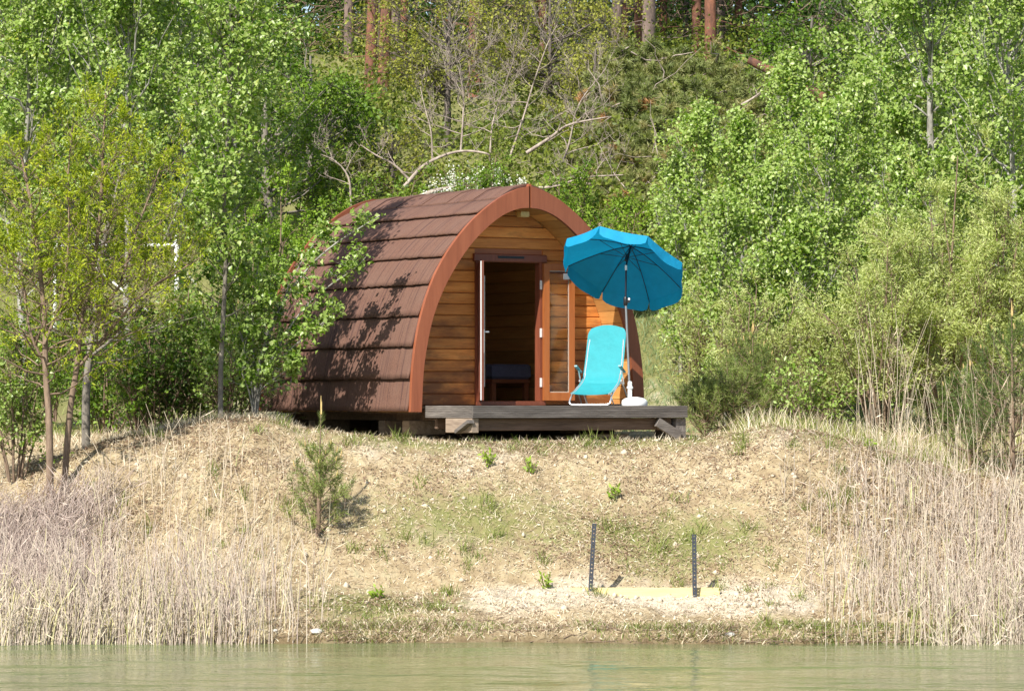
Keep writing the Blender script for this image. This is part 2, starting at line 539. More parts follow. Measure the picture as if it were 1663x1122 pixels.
xs = np.concatenate([seg((-400, -60, 18), (-60, -9, 50), (-9, 9, 380), (9, 60, 50), (60, 400, 18)), [400]])
ys = np.concatenate([seg((-200, 30, 24), (30, 35.5, 16), (35.5, 41.5, 170), (41.5, 48, 50), (48, 100, 80), (100, 600, 26)), [600]])
gx, gy = np.meshgrid(xs, ys)
gz = ground(gx.ravel(), gy.ravel())
V = np.stack([gx.ravel(), gy.ravel(), gz], 1)
idx = np.arange(len(V)).reshape(gx.shape)
Q = np.stack([idx[:-1, :-1], idx[:-1, 1:], idx[1:, 1:], idx[1:, :-1]], -1).reshape(-1, 4)


def blob(px, py, Y, rx, ry):
    """soft patch centred where the photograph shows it, in metres on the ground"""
    return np.exp(-(((V[:, 0] - X_at(px, Y)) / rx) ** 2 + ((V[:, 1] - Y) / ry) ** 2))


sand = .20 + .80 * blob(1040, 955, 37.35, 1.7, .38) + .36 * blob(690, 905, 38.0, .5, .3) + .7 * blob(1215, 985, 36.9, .9, .32) + .6 * blob(880, 985, 36.95, .9, .35)
sand += .35 * blob(700, 750, 39.6, 1.6, .4) + .3 * blob(1170, 755, 39.6, .9, .4) + .75 * blob(1290, 700, 40.6, .55, .5) + .3 * blob(380, 690, 40.4, 1.0, .6) + .8 * blob(1075, 620, 47.6, .45, .8) + .6 * blob(330, 640, 46, 1.5, 2.5)
green = .30 + .75 * blob(900, 712, 40.1, 3.2, .32) + .65 * blob(1110, 870, 38.3, 1.0, .5) + .6 * blob(760, 850, 38.6, 1.4, .5) + .5 * blob(620, 960, 37, 1.0, .5) + .4 * blob(600, 980, 36.8, .7, .4) + .3 * blob(1000, 1030, 36.2, 3, .12)
green += np.clip((V[:, 1] - 45.5) / 3, 0, 1) * .75
wet = np.clip(1 - (V[:, 2] - .02) / .10, 0, 1) * .8
terrain = mesh_np('ground', V, Q, ground_mat(), attrs={'sand': sand, 'green': green, 'wet': wet}, smooth=True)
tag(terrain, kind='structure')
wx = np.concatenate([seg((-400, -40, 10), (-40, -8, 40), (-8, 8, 230), (8, 40, 40), (40, 400, 10)), [400]])
wy = np.concatenate([seg((-200, 10, 20), (10, 26, 60), (26, 37.4, 330)), [37.4]])
qx, qy = np.meshgrid(wx, wy)
qx = qx.ravel(); qy = qy.ravel()
calm = np.clip((20 - np.abs(qx)) / 12, 0, 1) * np.clip((qy - 8) / 12, 0, 1) * np.clip((36.9 - qy) / 1.4, .25, 1)
wz = .026 * fbm(qx * .55 + .2 * qy, qy * 1.25 + 3, 2) + .010 * fbm(qx * 1.6 - .5 * qy + 8, qy * 3.4, 2)
wz += .004 * np.sin(qy * 9 + 2.2 * fbm(qx * .5, qy * .3, 2) * 3 + qx * .8)
idx = np.arange(len(qx)).reshape(len(wy), len(wx))
WQ = np.stack([idx[:-1, :-1], idx[:-1, 1:], idx[1:, 1:], idx[1:, :-1]], -1).reshape(-1, 4)
tag(mesh_np('water', np.stack([qx, qy, wz * calm], 1), WQ, water_mat(), smooth=True), kind='structure')

# ------------------------------------------------------------------ camping pod
PHI = R(32)
POD_X, POD_Y, POD_Z = .19, 42.0, EYE - .065
pod = empty('camping_pod', (POD_X, POD_Y, POD_Z), PHI)
tag(pod, 'wooden arched camping pod with brown shingle roof and open double door', 'camping pod')
L = 3.64


def pod_world(x, y, z=0.0):
    return (POD_X + x * math.cos(PHI) - y * math.sin(PHI), POD_Y + x * math.sin(PHI) + y * math.cos(PHI), POD_Z + z)


def catmull(pts, n=10):
    p = [np.array(q, float) for q in pts]
    p = [2 * p[0] - p[1]] + p + [2 * p[-1] - p[-2]]
    out = []
    for i in range(1, len(p) - 2):
        for k in range(n):
            t = k / n
            out.append(.5 * ((2 * p[i]) + (-p[i - 1] + p[i + 1]) * t + (2 * p[i - 1] - 5 * p[i] + 4 * p[i + 1] - p[i + 2]) * t * t + (-p[i - 1] + 3 * p[i] - 3 * p[i + 1] + p[i + 2]) * t ** 3))
    out.append(p[-2])
    return np.array(out)


OUT = catmull([(1.63, 0), (1.605, .45), (1.56, .80), (1.485, 1.13), (1.35, 1.50), (1.18, 1.80), (.96, 2.08), (.72, 2.31), (.43, 2.515), (.19, 2.625), (0, 2.675)])
INN = catmull([(1.50, 0), (1.475, .45), (1.425, .78), (1.345, 1.10), (1.21, 1.42), (1.04, 1.70), (.83, 1.97), (.60, 2.185), (.38, 2.335), (.17, 2.415), (0, 2.435)])
INN_X = lambda z: float(np.interp(z, INN[:, 1], INN[:, 0]))


def arclen(P):
    return np.concatenate([[0], np.cumsum(np.linalg.norm(np.diff(P, axis=0), axis=1))])


def resample(P, s):
    a = arclen(P)
    return np.stack([np.interp(s, a, P[:, 0]), np.interp(s, a, P[:, 1])], 1)


def nrm2(P):
    t = np.gradient(P, axis=0); t /= np.linalg.norm(t, axis=1, keepdims=True)
    return np.stack([t[:, 1], -t[:, 0]], 1)       # outward for the right side going up


# arch boards, front and back, one per side
for y0, y1 in ((-.05, 0.0), (L, L + .05)):
    for sgn in (-1, 1):
        n = nrm2(OUT)
        o = OUT + n * (.020 if y0 < 1 else .055)
        o[-1] = (0.0, OUT[-1, 1] + .045)
        poly = [(sgn * max(x, .013), z) for x, z in o] + [(sgn * max(x, .013), z) for x, z in INN[::-1]]
        b = MB()
        m = len(o)
        for x, z in poly: pass
        vs = [(x, y0, z) for x, z in poly] + [(x, y1, z) for x, z in poly]
        N = len(poly)
        fs = []
        inn_i = list(range(N - 1, m - 1, -1))     # indices of INN bottom->top
        for k in range(m - 1):
            a, c = k, k + 1
            i0, i1 = inn_i[k], inn_i[k + 1]
            fs += [(a, c, i1, i0), (a + N, i0 + N, i1 + N, c + N), (a, a + N, c + N, c), (i0, i1, i1 + N, i0 + N)]
        fs += [(0, inn_i[0], inn_i[0] + N, N), (m - 1, m - 1 + N, inn_i[-1] + N, inn_i[-1])]
        b.add(vs, fs)
        b.build('arch_board', FASCIA, pod, smooth=True)

# shingle strips: eight overlapping rows a side, and ridge caps
row_z = [.02, .40, .775, 1.13, 1.50, 1.825, 2.09, 2.34, 2.52]
al = arclen(OUT)
row_s = np.interp(row_z, OUT[:, 1], al)
ny = 60
yv = np.linspace(.003, L - .003, ny)
for sgn in (-1, 1):
    for i in range(len(row_s) - 1):
        s0, s1 = row_s[i] - .012, row_s[i + 1] + .02
        ss = np.linspace(s0, s1, 7)
        P = resample(OUT, np.clip(ss, 0, al[-1])); n = nrm2(P)
        lift = np.linspace(.044, .002, 7)
        top = P + n * lift[:, None]
        low = P + n * (lift - .026)[:, None]
        ring = np.concatenate([top, low[::-1]])
        M = len(ring)
        VV = np.zeros((ny, M, 3))
        VV[:, :, 0] = sgn * ring[:, 0][None]; VV[:, :, 2] = ring[:, 1][None]; VV[:, :, 1] = yv[:, None]
        jig = rng.normal(0, .004, ny) + .003 * np.sin(yv * 5 + i * 2.1)
        t0 = P[1] - P[0]; t0 /= np.linalg.norm(t0)
        for kk, f in ((0, 1), (M - 1, 1), (1, .4), (M - 2, .4)):
            VV[:, kk, 0] += sgn * t0[0] * jig * f; VV[:, kk, 2] += t0[1] * jig * f
        wav = .003 * np.sin(yv * 3.1 + i) + rng.normal(0, .0012, ny)
        VV[:, :7, 0] += (sgn * n[:, 0])[None] * wav[:, None]; VV[:, :7, 2] += n[:, 1][None] * wav[:, None]
        ix = np.arange(ny * M).reshape(ny, M); nx = np.roll(ix, -1, 1)
        q = np.stack([ix[:-1], nx[:-1], nx[1:], ix[1:]], -1).reshape(-1, 4)
        if sgn < 0: q = q[:, ::-1]
        e0 = np.stack([ix[0][:6], ix[0][1:7], ix[0][M - 2:M - 8:-1], ix[0][M - 1:M - 7:-1]], -1)
        e1 = e0 + ix[-1][0]
        o = mesh_np('roof_strip', VV.reshape(-1, 3), [np.concatenate([q, e0, e1])], ROOF, pod, smooth=False)
ncap = 6
cl = (L - .006) / ncap
for k in range(ncap):
    ya = .003 + k * cl; yb = ya + cl + (.05 if k < ncap - 1 else 0)
    zz = 2.715; b = MB()
    w0 = .40; dz = .175
    lift0, lift1 = .0, .014
    vs = []
    for y, lf in ((ya, lift1), (yb, lift0)):
        for x, z in ((-w0, zz - dz), (-.2, zz - .055), (0, zz), (.2, zz - .055), (w0, zz - dz), (w0, zz - dz - .02), (.2, zz - .08), (0, zz - .025), (-.2, zz - .08), (-w0, zz - dz - .02)):
            vs.append((x, y, z + lf))
    fs = [(j, (j + 1) % 10, (j + 1) % 10 + 10, j + 10) for j in range(10)]
    for off in (0, 10):
        fs += [(off + 0, off + 1, off + 8, off + 9), (off + 1, off + 2, off + 7, off + 8), (off + 2, off + 3, off + 6, off + 7), (off + 3, off + 4, off + 5, off + 6)]
    b.add(vs, fs)
    b.build('ridge_cap', ROOF, pod)

# inner lining boards that also show as the soffit
ali = arclen(INN)
nb = 20
for sgn in (-1, 1):
    for i in range(nb):
        s0, s1 = ali[-1] * i / nb + .003, ali[-1] * (i + 1) / nb - .003
        P = resample(INN, np.array([s0, (s0 + s1) / 2, s1])); n = nrm2(P)
        a = P + n * .002; c = P + n * .03
        ring = [(sgn * p[0], p[1]) for p in a] + [(sgn * p[0], p[1]) for p in c[::-1]]
        b = MB()
        vs = [(x, .004, z) for x, z in ring] + [(x, L - .004, z) for x, z in ring]
        fs = [(0, 1, 4, 5), (1, 2, 3, 4), (11, 10, 7, 6), (10, 9, 8, 7)] + [(j, j + 6, (j + 1) % 6 + 6, (j + 1) % 6) for j in range(6)]
        b.add(vs, fs).build('lining_board', LINING, pod)

# front wall of horizontal planks with the door opening
WY = .45
DX0, DX1, DZT = -.47, .50, 1.86
zb, ph = .078, .1345
b = MB()
b.prism([(-INN_X(.1) + .02, .08), (DX0, .08), (DX0, DZT), (-INN_X(DZT) + .02, DZT), (-INN_X(1.4) + .02, 1.4), (-INN_X(.8) + .02, .8)], WY + .028, WY + .06)
b.prism([(DX1, .08), (INN_X(.1) - .02, .08), (INN_X(.8) - .02, .8), (INN_X(1.4) - .02, 1.4), (INN_X(DZT) - .02, DZT), (DX1, DZT)], WY + .028, WY + .06)
b.prism([(-INN_X(DZT) + .02, DZT + .001), (INN_X(DZT) - .02, DZT + .001), (.58, 2.17), (.36, 2.31), (0, 2.40), (-.36, 2.31), (-.58, 2.17)], WY + .028, WY + .06)
b.build('wall_backing', INNER, pod)


def plank(x0a, x1a, x0b, x1b, z0, z1):
    """slightly bevelled horizontal board; a = bottom ends, b = top ends"""
    g = .004; bv = .009
    yo = random.uniform(-.002, .002)
    b = MB()
    pr = [(z0 + g, WY + bv), (z0 + g + bv, WY), (z1 - g - bv, WY), (z1 - g, WY + bv), (z1 - g, WY + .028), (z0 + g, WY + .028)]
    vs = []
    for s in (0, 1):
        for z, y in pr:
            t = (z - z0) / (z1 - z0)
            x = (x0a + (x0b - x0a) * t) if s == 0 else (x1a + (x1b - x1a) * t)
            vs.append((x, y + yo, z))
    fs = [tuple(range(6)), tuple(reversed(range(6, 12)))] + [(i, i + 6, (i + 1) % 6 + 6, (i + 1) % 6) for i in range(6)]
    b.add(vs, fs).build('plank', PLANK, pod)


z = zb
while z < 2.40:
    z1 = min(z + ph, 2.425)
    xa, xb = INN_X(z) - .004, max(INN_X(z1) - .004, .02)
    if z1 <= DZT + .01:
        plank(-xa, DX0 - .002, -xb, DX0 - .002, z, z1)
        plank(DX1 + .002, xa, DX1 + .002, xb, z, z1)
    elif z < DZT:
        plank(-xa, DX0 - .002, -xb, DX0 - .002, z, z1); plank(DX1 + .002, xa, DX1 + .002, xb, z, z1)
    else:
        plank(-xa, xa, -xb, xb, z, z1)
    z = z1
# door frame
fy0, fy1 = WY - .03, WY + .08
MB().box(DX0, DX0 + .065, fy0, fy1, .13, 1.80, .004).build('door_jamb', DARKFRAME, pod)
MB().box(DX1 - .065, DX1, fy0, fy1, .13, 1.80, .004).build('door_jamb', DARKFRAME, pod)
hd = MB().box(DX0 - .03, DX1 + .03, fy0 - .015, fy1, 1.80, 1.90, .012).build('door_header', DARKFRAME, pod)
MB().box(-.17, .20, fy0 - .022, fy0 - .0155, 1.845, 1.872, .002).build('vent', BLACK, hd)
MB().box(DX0, DX1, fy0 - .03, fy1, .076, .129, .006).build('door_sill', DARKFRAME, pod)
MB().box(DX0 + .065, DX1 - .065, WY + .09, L - .1, .06, .10).build('inner_floor', INNER, pod)
bk = MB()
bk.prism([(-1.44, .04), (1.44, .04), (1.38, .8), (1.15, 1.42), (.6, 2.12), (0, 2.38), (-.6, 2.12), (-1.15, 1.42), (-1.38, .8)], L - .09, L - .05)
bk.build('rear_wall', INNER, pod)
MB().box(-1.42, 1.42, WY + .07, L - .1, .03, .055).build('floor_slab', BEAM, pod)
MB().box(-1.30, -1.29 + .02, .55, L - .2, .10, 1.10).build('inner_panel', INNER, pod)
MB().box(-.05, .01, 1.95, 1.99, .10, 2.2).build('inner_post', INNER, pod)


def door_leaf(hx, hy, ang, width, wood):
    """leaf hinged at (hx,hy); ang = direction of the leaf from the hinge in pod axes"""
    root = empty('door_leaf', (hx, hy, 0), ang)
    root.parent = pod
    z0, z1, t = .135, 1.795, .045
    st, rl = .075, .085
    f = MB().box(0, st, -t / 2, t / 2, z0, z1, .004).box(width - st, width, -t / 2, t / 2, z0, z1, .004)
    f.box(st, width - st, -t / 2 + .001, t / 2 - .001, z0, z0 + .10, .003).box(st, width - st, -t / 2 + .001, t / 2 - .001, z1 - rl, z1, .003)
    f.build('leaf_frame', wood, root)
    MB().box(st - .004, width - st + .004, -.006, .006, z0 + .096, z1 - rl + .004).build('glass_pane', GLASS, root)
    bd = MB()
    for x0, x1, a0, a1 in ((st, st + .006, z0 + .10, z1 - rl), (width - st - .006, width - st, z0 + .10, z1 - rl), (st + .01, width - st - .01, z0 + .10, z0 + .11), (st + .01, width - st - .01, z1 - rl - .01, z1 - rl)):
        bd.box(x0, x1, -.011, .011, a0, a1)
    bd.build('glazing_bead', BEAD, root)
    return root


RW = .415
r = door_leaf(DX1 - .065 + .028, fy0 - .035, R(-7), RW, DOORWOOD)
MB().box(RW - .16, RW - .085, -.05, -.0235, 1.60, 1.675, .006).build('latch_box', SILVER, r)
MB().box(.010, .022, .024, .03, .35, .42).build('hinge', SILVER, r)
l = door_leaf(DX0 + .055, fy0 - .012, R(180 + 61), RW, DARKFRAME)  # darker wood than the right leaf, its shade put into the colour
MB().box(RW + .0005, RW + .006, -.017, -.006, .14, 1.79).build('edge_seal', RUBBER, l)
hb = MB()
hb.tube([(RW - .05, .022, .95), (RW - .05, .07, .95), (RW - .05, .08, .95), (RW - .16, .08, .95)], .010, 8)
hb.build('handle', SILVER, l, smooth=True)
MB().box(RW - .065, RW - .035, .0225, .03, .70, .98).build('lock_plate', SILVER, l)
MB().tube([(RW - .105, .034, .30), (RW - .105, .034, 1.62)], .006, 8).build('lock_rod', SILVER, l, smooth=True)
for hz in (.30, .90, 1.48):
    MB().box(DX1 - .066, DX1 - .040, fy0 - .014, fy0 - .002, hz, hz + .11, .002).build('hinge', RUBBER, pod)
# soffit lamp at the apex
MB().box(-.06, .06, .06, .16, 2.33, 2.40, .01).build('soffit_lamp', flat_mat('yellowed_lamp', (.50, .34, .12), .4), pod)

# floor bearers under the pod and little timber blocks
for bx in (-1.10, 0.0, 1.10):
    MB().box(bx - .06, bx + .06, .12, L - .1, -.10, .028, .006).build('bearer', BEAM, pod)
for bx, by in ((-1.32, .55), (-1.32, 1.12), (-1.25, 3.0), (1.2, 1.0), (1.2, 3.0)):
    MB().box(bx, bx + .50, by, by + .16, -.27, -.102, .008).build('timber_block', TIMBER, pod)
MB().box(-1.46, -1.42, .12, L - .1, -.02, .02).build('edge_rail', BEAM, pod)

for a_, b_ in (((1.40, .3), (1.44, L - .1)), ((-1.30, L - .14), (1.39, L - .10)), ((-.2, .9), (-.16, L - .2))):  # unseen boards added beneath the pod to keep the gap dark
    MB().box(a_[0], b_[0], a_[1], b_[1], -.36, -.022).build('added_shade_board', BEAM, pod)

# ------------------------------------------------------------------ deck in front of the pod
deck = empty('wooden_deck', (POD_X, POD_Y, POD_Z), PHI)
tag(deck, 'weathered grey wooden deck platform under the blue parasol', 'deck')
KX0, KX1, KF, KB, KT = -1.43, 1.56, -1.09, .44, .072
y = KF + .032
while y < KB - .03:
    y1 = min(y + .138, KB)
    b = MB()
    b.box(KX0 + .03, KX1 - .002, y, y1 - .006, KT - .028, KT + random.uniform(-.001, .001), .003)
    b.build('deck_board', DECK, deck)
    y = y1


def grooved(x0, x1, y0, y1, z0, z1, axis):
    """a ribbed decking board on edge, ribs along its length on the outer face"""
    b = MB()
    nr = 7; prof = []
    for k in range(nr):
        a = z0 + (z1 - z0) * k / nr; c = z0 + (z1 - z0) * (k + 1) / nr
        prof += [(a + .001, .004), (a + .004, 0), (c - .004, 0), (c - .001, .004)]
    prof = [(z0, .004)] + prof + [(z1, .004)]
    n = len(prof)
    vs = []
    if axis == 'x':
        for x in (x0, x1):
            vs += [(x, y0 + d, z) for z, d in prof] + [(x, y1, z1), (x, y1, z0)]
    else:
        for yy in (y0, y1):
            vs += [(x0 + d, yy, z) for z, d in prof] + [(x1, yy, z1), (x1, yy, z0)]
    N = n + 2
    fs = [tuple(range(N)), tuple(reversed(range(N, 2 * N)))] + [(i, i + N, (i + 1) % N + N, (i + 1) % N) for i in range(N)]
    return b.add(vs, fs)


grooved(KX0, KX1, KF, KF + .028, KT - .140, KT + .002, 'x').build('front_board', DECK, deck)
grooved(KX0, KX0 + .027, KF + .031, .0, KT - .140, KT + .002, 'y').build('side_board', DECKY, deck)
MB().box(KX1 - .027, KX1, KF + .031, KB, KT - .140, KT - .03).build('side_board', DECKY, deck)
MB().box(KX0 + .12, KX1 - .17, KF + .10, KF + .16, KT - .285, KT - .143, .006).build('front_beam', BEAM, deck)
MB().box(KX0 + .10, KX1 - .15, -.12, -.06, KT - .27, KT - .143, .006).build('rear_beam', BEAM, deck)
for jx in np.linspace(KX0 + .3, KX1 - .4, 5):
    MB().box(jx, jx + .05, KF + .165, -.125, KT - .143, KT - .03, .004).build('joist', BEAM, deck)
# corner blocks and diagonal braces
MB().box(KX0 + .004, KX0 + .09, KF + .03, KF + .62, KT - .31, KT - .142, .006).build('corner_block', TIMBER, deck)
MB().box(KX1 - .13, KX1 + .01, KF + .05, KF + .50, KT - .385, KT - .142, .008).build('corner_block', DECKY, deck)
MB().bar((KX0 - .025, KF + .30, KT - .30), (KX0 - .025, KF + .015, KT - .18), .04, .09, up=(1, 0, 0)).build('brace', DECKY, deck)
MB().bar((KX1 - .10, KF + .03, KT - .36), (KX1 - .42, KF + .03, KT - .19), .05, .11, up=(0, 0, 1)).build('brace', DECK, deck)
MB().box(.25, .95, KF + .35, KF + .43, KT - .375, KT - .335, .004).build('loose_support', TIMBER, deck)

# ------------------------------------------------------------------ turquoise lounge chair
cx, cy, cz = pod_world(.78, -.42, KT + .002)
ch = empty('lounge_chair', (cx, cy, cz), R(-20))
tag(ch, 'turquoise fabric folding lounge chair with pale metal frame on the deck', 'chair')
prof = catmull([(-.43, .145), (-.28, .185), (-.10, .262), (-.03, .30), (.03, .37), (.09, .52), (.155, .72), (.222, .962)], 6)
nw = 13
vs = []
for i, (py_, pz_) in enumerate(prof):
    t = i / (len(prof) - 1)
    for j in range(nw):
        u = j / (nw - 1) * 2 - 1
        w = .252 - .012 * t
        top = max(0, (t - .93) / .07)
        w2 = w * (1 - .14 * top ** 2)
        sag = .018 * (1 - u * u) * (1 if t < .4 else -.4)
        vs.append((u * w2, py_ - sag * .2, pz_ - sag - .012 * top * u * u * 3))
n0 = len(vs)
nn = norm(np.array([[0, -.8, .6]]))[0] * .004
vs += [tuple(np.array(v) - nn) for v in vs]
fs = []
rows = len(prof)
for i in range(rows - 1):
    for j in range(nw - 1):
        a = i * nw + j
        fs.append((a, a + 1, a + nw + 1, a + nw)); fs.append((a + n0, a + nw + n0, a + nw + 1 + n0, a + 1 + n0))
for i in range(rows - 1):
    for j in (0, nw - 1):
        a = i * nw + j; fs.append((a, a + nw, a + nw + n0, a + n0))
for j in range(nw - 1):
    for i in (0, rows - 1):
        a = i * nw + j; fs.append((a, a + 1, a + 1 + n0, a + n0))
MB().add(vs, fs).build('sling', SLING, ch, smooth=True)
for sx in (-1, 1):
    e = [(sx * (.232 - .02 * i / (rows - 1)), p[0], p[1] - .008) for i, p in enumerate(prof)]
    MB().tube(e[:26], .010, 8).build('seat_rail', METAL, ch, smooth=True)
bt = [(sx_ * (.226 - .012), 0, 0) for sx_ in (1,)]
lp = [(-.200, .222, .88), (-.190, .236, .918), (-.15, .243, .934), (0, .246, .94), (.15, .243, .934), (.190, .236, .918), (.200, .222, .88)]
back = [(-.226, .03, .37), (-.222, .09, .52), (-.217, .155, .72)] + lp + [(.217, .155, .72), (.222, .09, .52), (.226, .03, .37)]
MB().tube(catmull(back, 5), .0095, 8).build('back_frame', METAL, ch, smooth=True)
front = [(-.245, -.03, .27), (-.248, -.20, .21), (-.25, -.36, .13), (-.255, -.44, .055), (-.235, -.455, .018), (-.15, -.46, .012), (.15, -.46, .012), (.235, -.455, .018), (.255, -.44, .055), (.25, -.36, .13), (.248, -.20, .21), (.245, -.03, .27)]
MB().tube(catmull(front, 6), .0105, 8).build('front_leg_loop', METAL, ch, smooth=True)
rear = [(-.262, -.06, .30), (-.265, .06, .20), (-.265, .20, .06), (-.25, .235, .018), (-.15, .245, .012), (.15, .245, .012), (.25, .235, .018), (.265, .20, .06), (.265, .06, .20), (.262, -.06, .30)]
MB().tube(catmull(rear, 6), .0105, 8).build('rear_leg_loop', METAL, ch, smooth=True)
for sx in (-1, 1):
    MB().tube(catmull([(sx * .27, .02, .26), (sx * .272, -.02, .34), (sx * .275, -.06, .42)], 5), .009, 8).build('arm_strut', METAL, ch, smooth=True)
    MB().bar((sx * .275, .03, .40), (sx * .275, -.16, .475), .034, .018).build('armrest', flat_mat('teal_grey_armrest', (.12, .30, .33), .5), ch)
    MB().tube([(sx * .20, -.30, .165), (sx * .20, -.16, .02)], .008, 6).build('inner_strut', METAL, ch, smooth=True)

# ------------------------------------------------------------------ parasol and its base
bx_, by_, bz_ = pod_world(.985, -.78, KT + .002)
base = empty('parasol_stand', (bx_, by_, bz_))
tag(base, 'round white plastic parasol stand on the deck beside the lounge chair', 'parasol stand')
MB().lathe([(.150, 0), (.156, .012), (.155, .045), (.145, .068), (.115, .088), (.06, .10), (.03, .105)], (0.02, 0, 0), 32).build('bowl', WHITE, base, smooth=True)
MB().lathe([(.026, .10), (.026, .27), (.022, .285), (.016, .29)], (-.035, 0, 0), 20).build('tube', WHITE, base, smooth=True)
MB().lathe([(.03, .20), (.038, .205), (.038, .225), (.03, .23)], (-.035, 0, 0), 16).build('clamp_ring', WHITE, base, smooth=True)

par = empty('parasol', (bx_ - .035, by_, bz_))
tag(par, 'blue tilted beach parasol with valance standing on the deck', 'parasol')
Yp = by_
hub_x = X_at(1019, Yp) - (bx_ - .035); hub_z = Z_at(404, Yp) - bz_
jx, jz = X_at(1016, Yp) - (bx_ - .035), Z_at(487, Yp) - bz_
MB().tube([(0, 0, .12), (jx, 0, jz)], .0135, 12).build('lower_pole', POLE_GREY, par, smooth=True)
knx, knz = X_at(1017, Yp) - (bx_ - .035), Z_at(430, Yp) - bz_
MB().tube([(jx, 0, jz - .05), (knx, 0, knz)], .011, 12).build('upper_pole', POLE_DARK, par, smooth=True)
kb = MB(); kb.lathe([(.016, -.07), (.024, -.06), (.026, .02), (.018, .035)], (jx, 0, jz), 14); kb.box(jx + .02, jx + .05, -.014, .014, -.035 + jz, jz - .005, .004)
kb.build('height_clamp', BLACK, par, smooth=True)
MB().box(jx + .03, jx + .052, -.012, .012, jz - .004, jz + .022, .004).build('clamp_knob', WHITE, par)
MB().lathe([(.013, -.03), (.014, .0), (.013, .03)], (knx - .002, 0, knz - .035), 12).build('tilt_clip', WHITE, par, smooth=True)
nv = norm(np.array([[.27, .485, .83]]))[0]
rc = np.array([X_at(1015, Yp) - (bx_ - .035), 0, Z_at(429, Yp) - bz_])
e1 = norm(np.array([[.947, 0, -.32]]))[0]; e1 = norm((e1 - nv * e1.dot(nv))[None])[0]; e2 = np.cross(nv, e1)
RR, HH = .765, .27
NRIB = 8
ph0 = R(10.5)
apex = rc + nv * HH
MB().tube([(knx, 0, knz - .01), tuple(apex * .6 + np.array([knx, 0, knz]) * .4), tuple(apex + nv * .03)], .012, 10).build('tilt_pole', POLE_DARK, par, smooth=True)
kt = MB(); kt.tube([tuple(rc + nv * .05), tuple(rc + nv * .14)], .022, 10); kt.build('runner', BLACK, par, smooth=True)


def rim(k, r=1.0, h=None):
    a = ph0 + 2 * math.pi * k / NRIB
    z = HH * (1 - r ** 1.55) if h is None else h
    return rc + (e1 * math.cos(a) + e2 * math.sin(a)) * RR * r + nv * z


NS, NRD = 10, 9
vs = []; fs = []
for k in range(NRIB):
    for i in range(NRD + 1):
        rr_ = .02 + .98 * i / NRD
        for j in range(NS + 1):
            t = j / NS
            p = rim(k, rr_) * (1 - t) + rim(k + 1, rr_) * t
            p = p + nv * (-.012 * math.sin(math.pi * t) * rr_) + (rc - p) * (.012 * math.sin(math.pi * t) * rr_)
            vs.append(tuple(p))
    o_ = k * (NRD + 1) * (NS + 1)
    for i in range(NRD):
        for j in range(NS):
            a = o_ + i * (NS + 1) + j
            fs.append((a, a + 1, a + NS + 2, a + NS + 1))
cano = MB().add(vs, fs).build('canopy', CANOPY, par, smooth=True, fix=False)
for k in range(NRIB):
    vs = []; fs = []
    for i in range(5):
        d = i / 4
        for j in range(NS + 1):
            t = j / NS
            p = rim(k, 1) * (1 - t) + rim(k + 1, 1) * t
            p = p + nv * (-.012 * math.sin(math.pi * t)) + (rc - p) * (.012 * math.sin(math.pi * t))
            out = norm((p - rc)[None])[0]
            drop = .125 + .022 * math.sin(math.pi * t) - (.02 if j in (0, NS) else 0)
            gr = np.array([0, 0, -1.0])
            dirn = norm((-nv * .75 + gr * .35 + out * .18)[None])[0]
            inset = .035 * (1 - 2 * t) * d * (1 if True else 0)
            q = p + dirn * drop * d + out * (.008 * math.sin(3 * math.pi * t + k) * d)
            q = q + (rim(k + 1, 1) - rim(k, 1)) * inset
            vs.append(tuple(q))
    for i in range(4):
        for j in range(NS):
            a = i * (NS + 1) + j
            fs.append((a, a + NS + 1, a + NS + 2, a + 1))
    MB().add(vs, fs).build('valance', CANOPY, cano, smooth=True, fix=False)
for k in range(NRIB):
    pts = [tuple(rim(k, r_) - nv * .010) for r_ in (.02, .25, .5, .75, 1.0)]
    rb = MB().tube(pts, .0045, 6).build('rib', BLACK, par, smooth=True)
    MB().tube([tuple(rc + nv * .10), tuple(rim(k, .5) - nv * .012)], .0035, 5).build('strut', BLACK, rb, smooth=True)

# ------------------------------------------------------------------ bench inside the pod
bw = pod_world(.86, 2.2, .10)
be = empty('sleeping_bench', bw, PHI)
tag(be, 'low bench with blue grey mattress inside the dark pod', 'bench')
MB().box(0, .56, 0, 1.4, .26, .31, .006).build('bench_top', INNER, be)
for bx, by in ((.03, .04), (.52, .04), (.03, 1.36), (.52, 1.36)):
    MB().box(bx - .03, bx + .03, by - .03, by + .03, .0, .258, .004).build('leg', INNER, be)
MB().box(-.02, .56, -.02, 1.4, .312, .50, .03).build('mattress', MATTRESS, be, smooth=True)

# ------------------------------------------------------------------ perforated posts and the yellow board on the bank
def post(bx, tx, by, ty, Y, label):
    x0 = X_at(bx, Y); z0 = Z_at(by, Y)
    x1 = X_at(tx, Y); z1 = Z_at(ty, Y)
    H = z1 - z0
    o = empty('steel_post', (x0, Y, z0))
    o.rotation_euler = (R(2), math.atan2(x1 - x0, H), 0)
    tag(o, label, 'post', 'perforated steel posts stuck in the sand')
    b = MB()
    w, t = .045, .004
    b.box(-w / 2, -w / 2 + .0155, -t, 0, -.15, H); b.box(w / 2 - .0165, w / 2, -t, 0, -.15, H)
    n = int(H / .040)
    for k in range(n + 1):
        z = k * H / n
        b.box(-w / 2 + .0155, w / 2 - .0165, -t + .0004, -.0004, max(z - .0145, 0), min(z + .0145, H))
    b.build('web', STEEL_POST, o)
    MB().box(-w / 2 + .0003, -w / 2 + t, .0003, .04, -.15, H).build('flange', STEEL_POST, o)


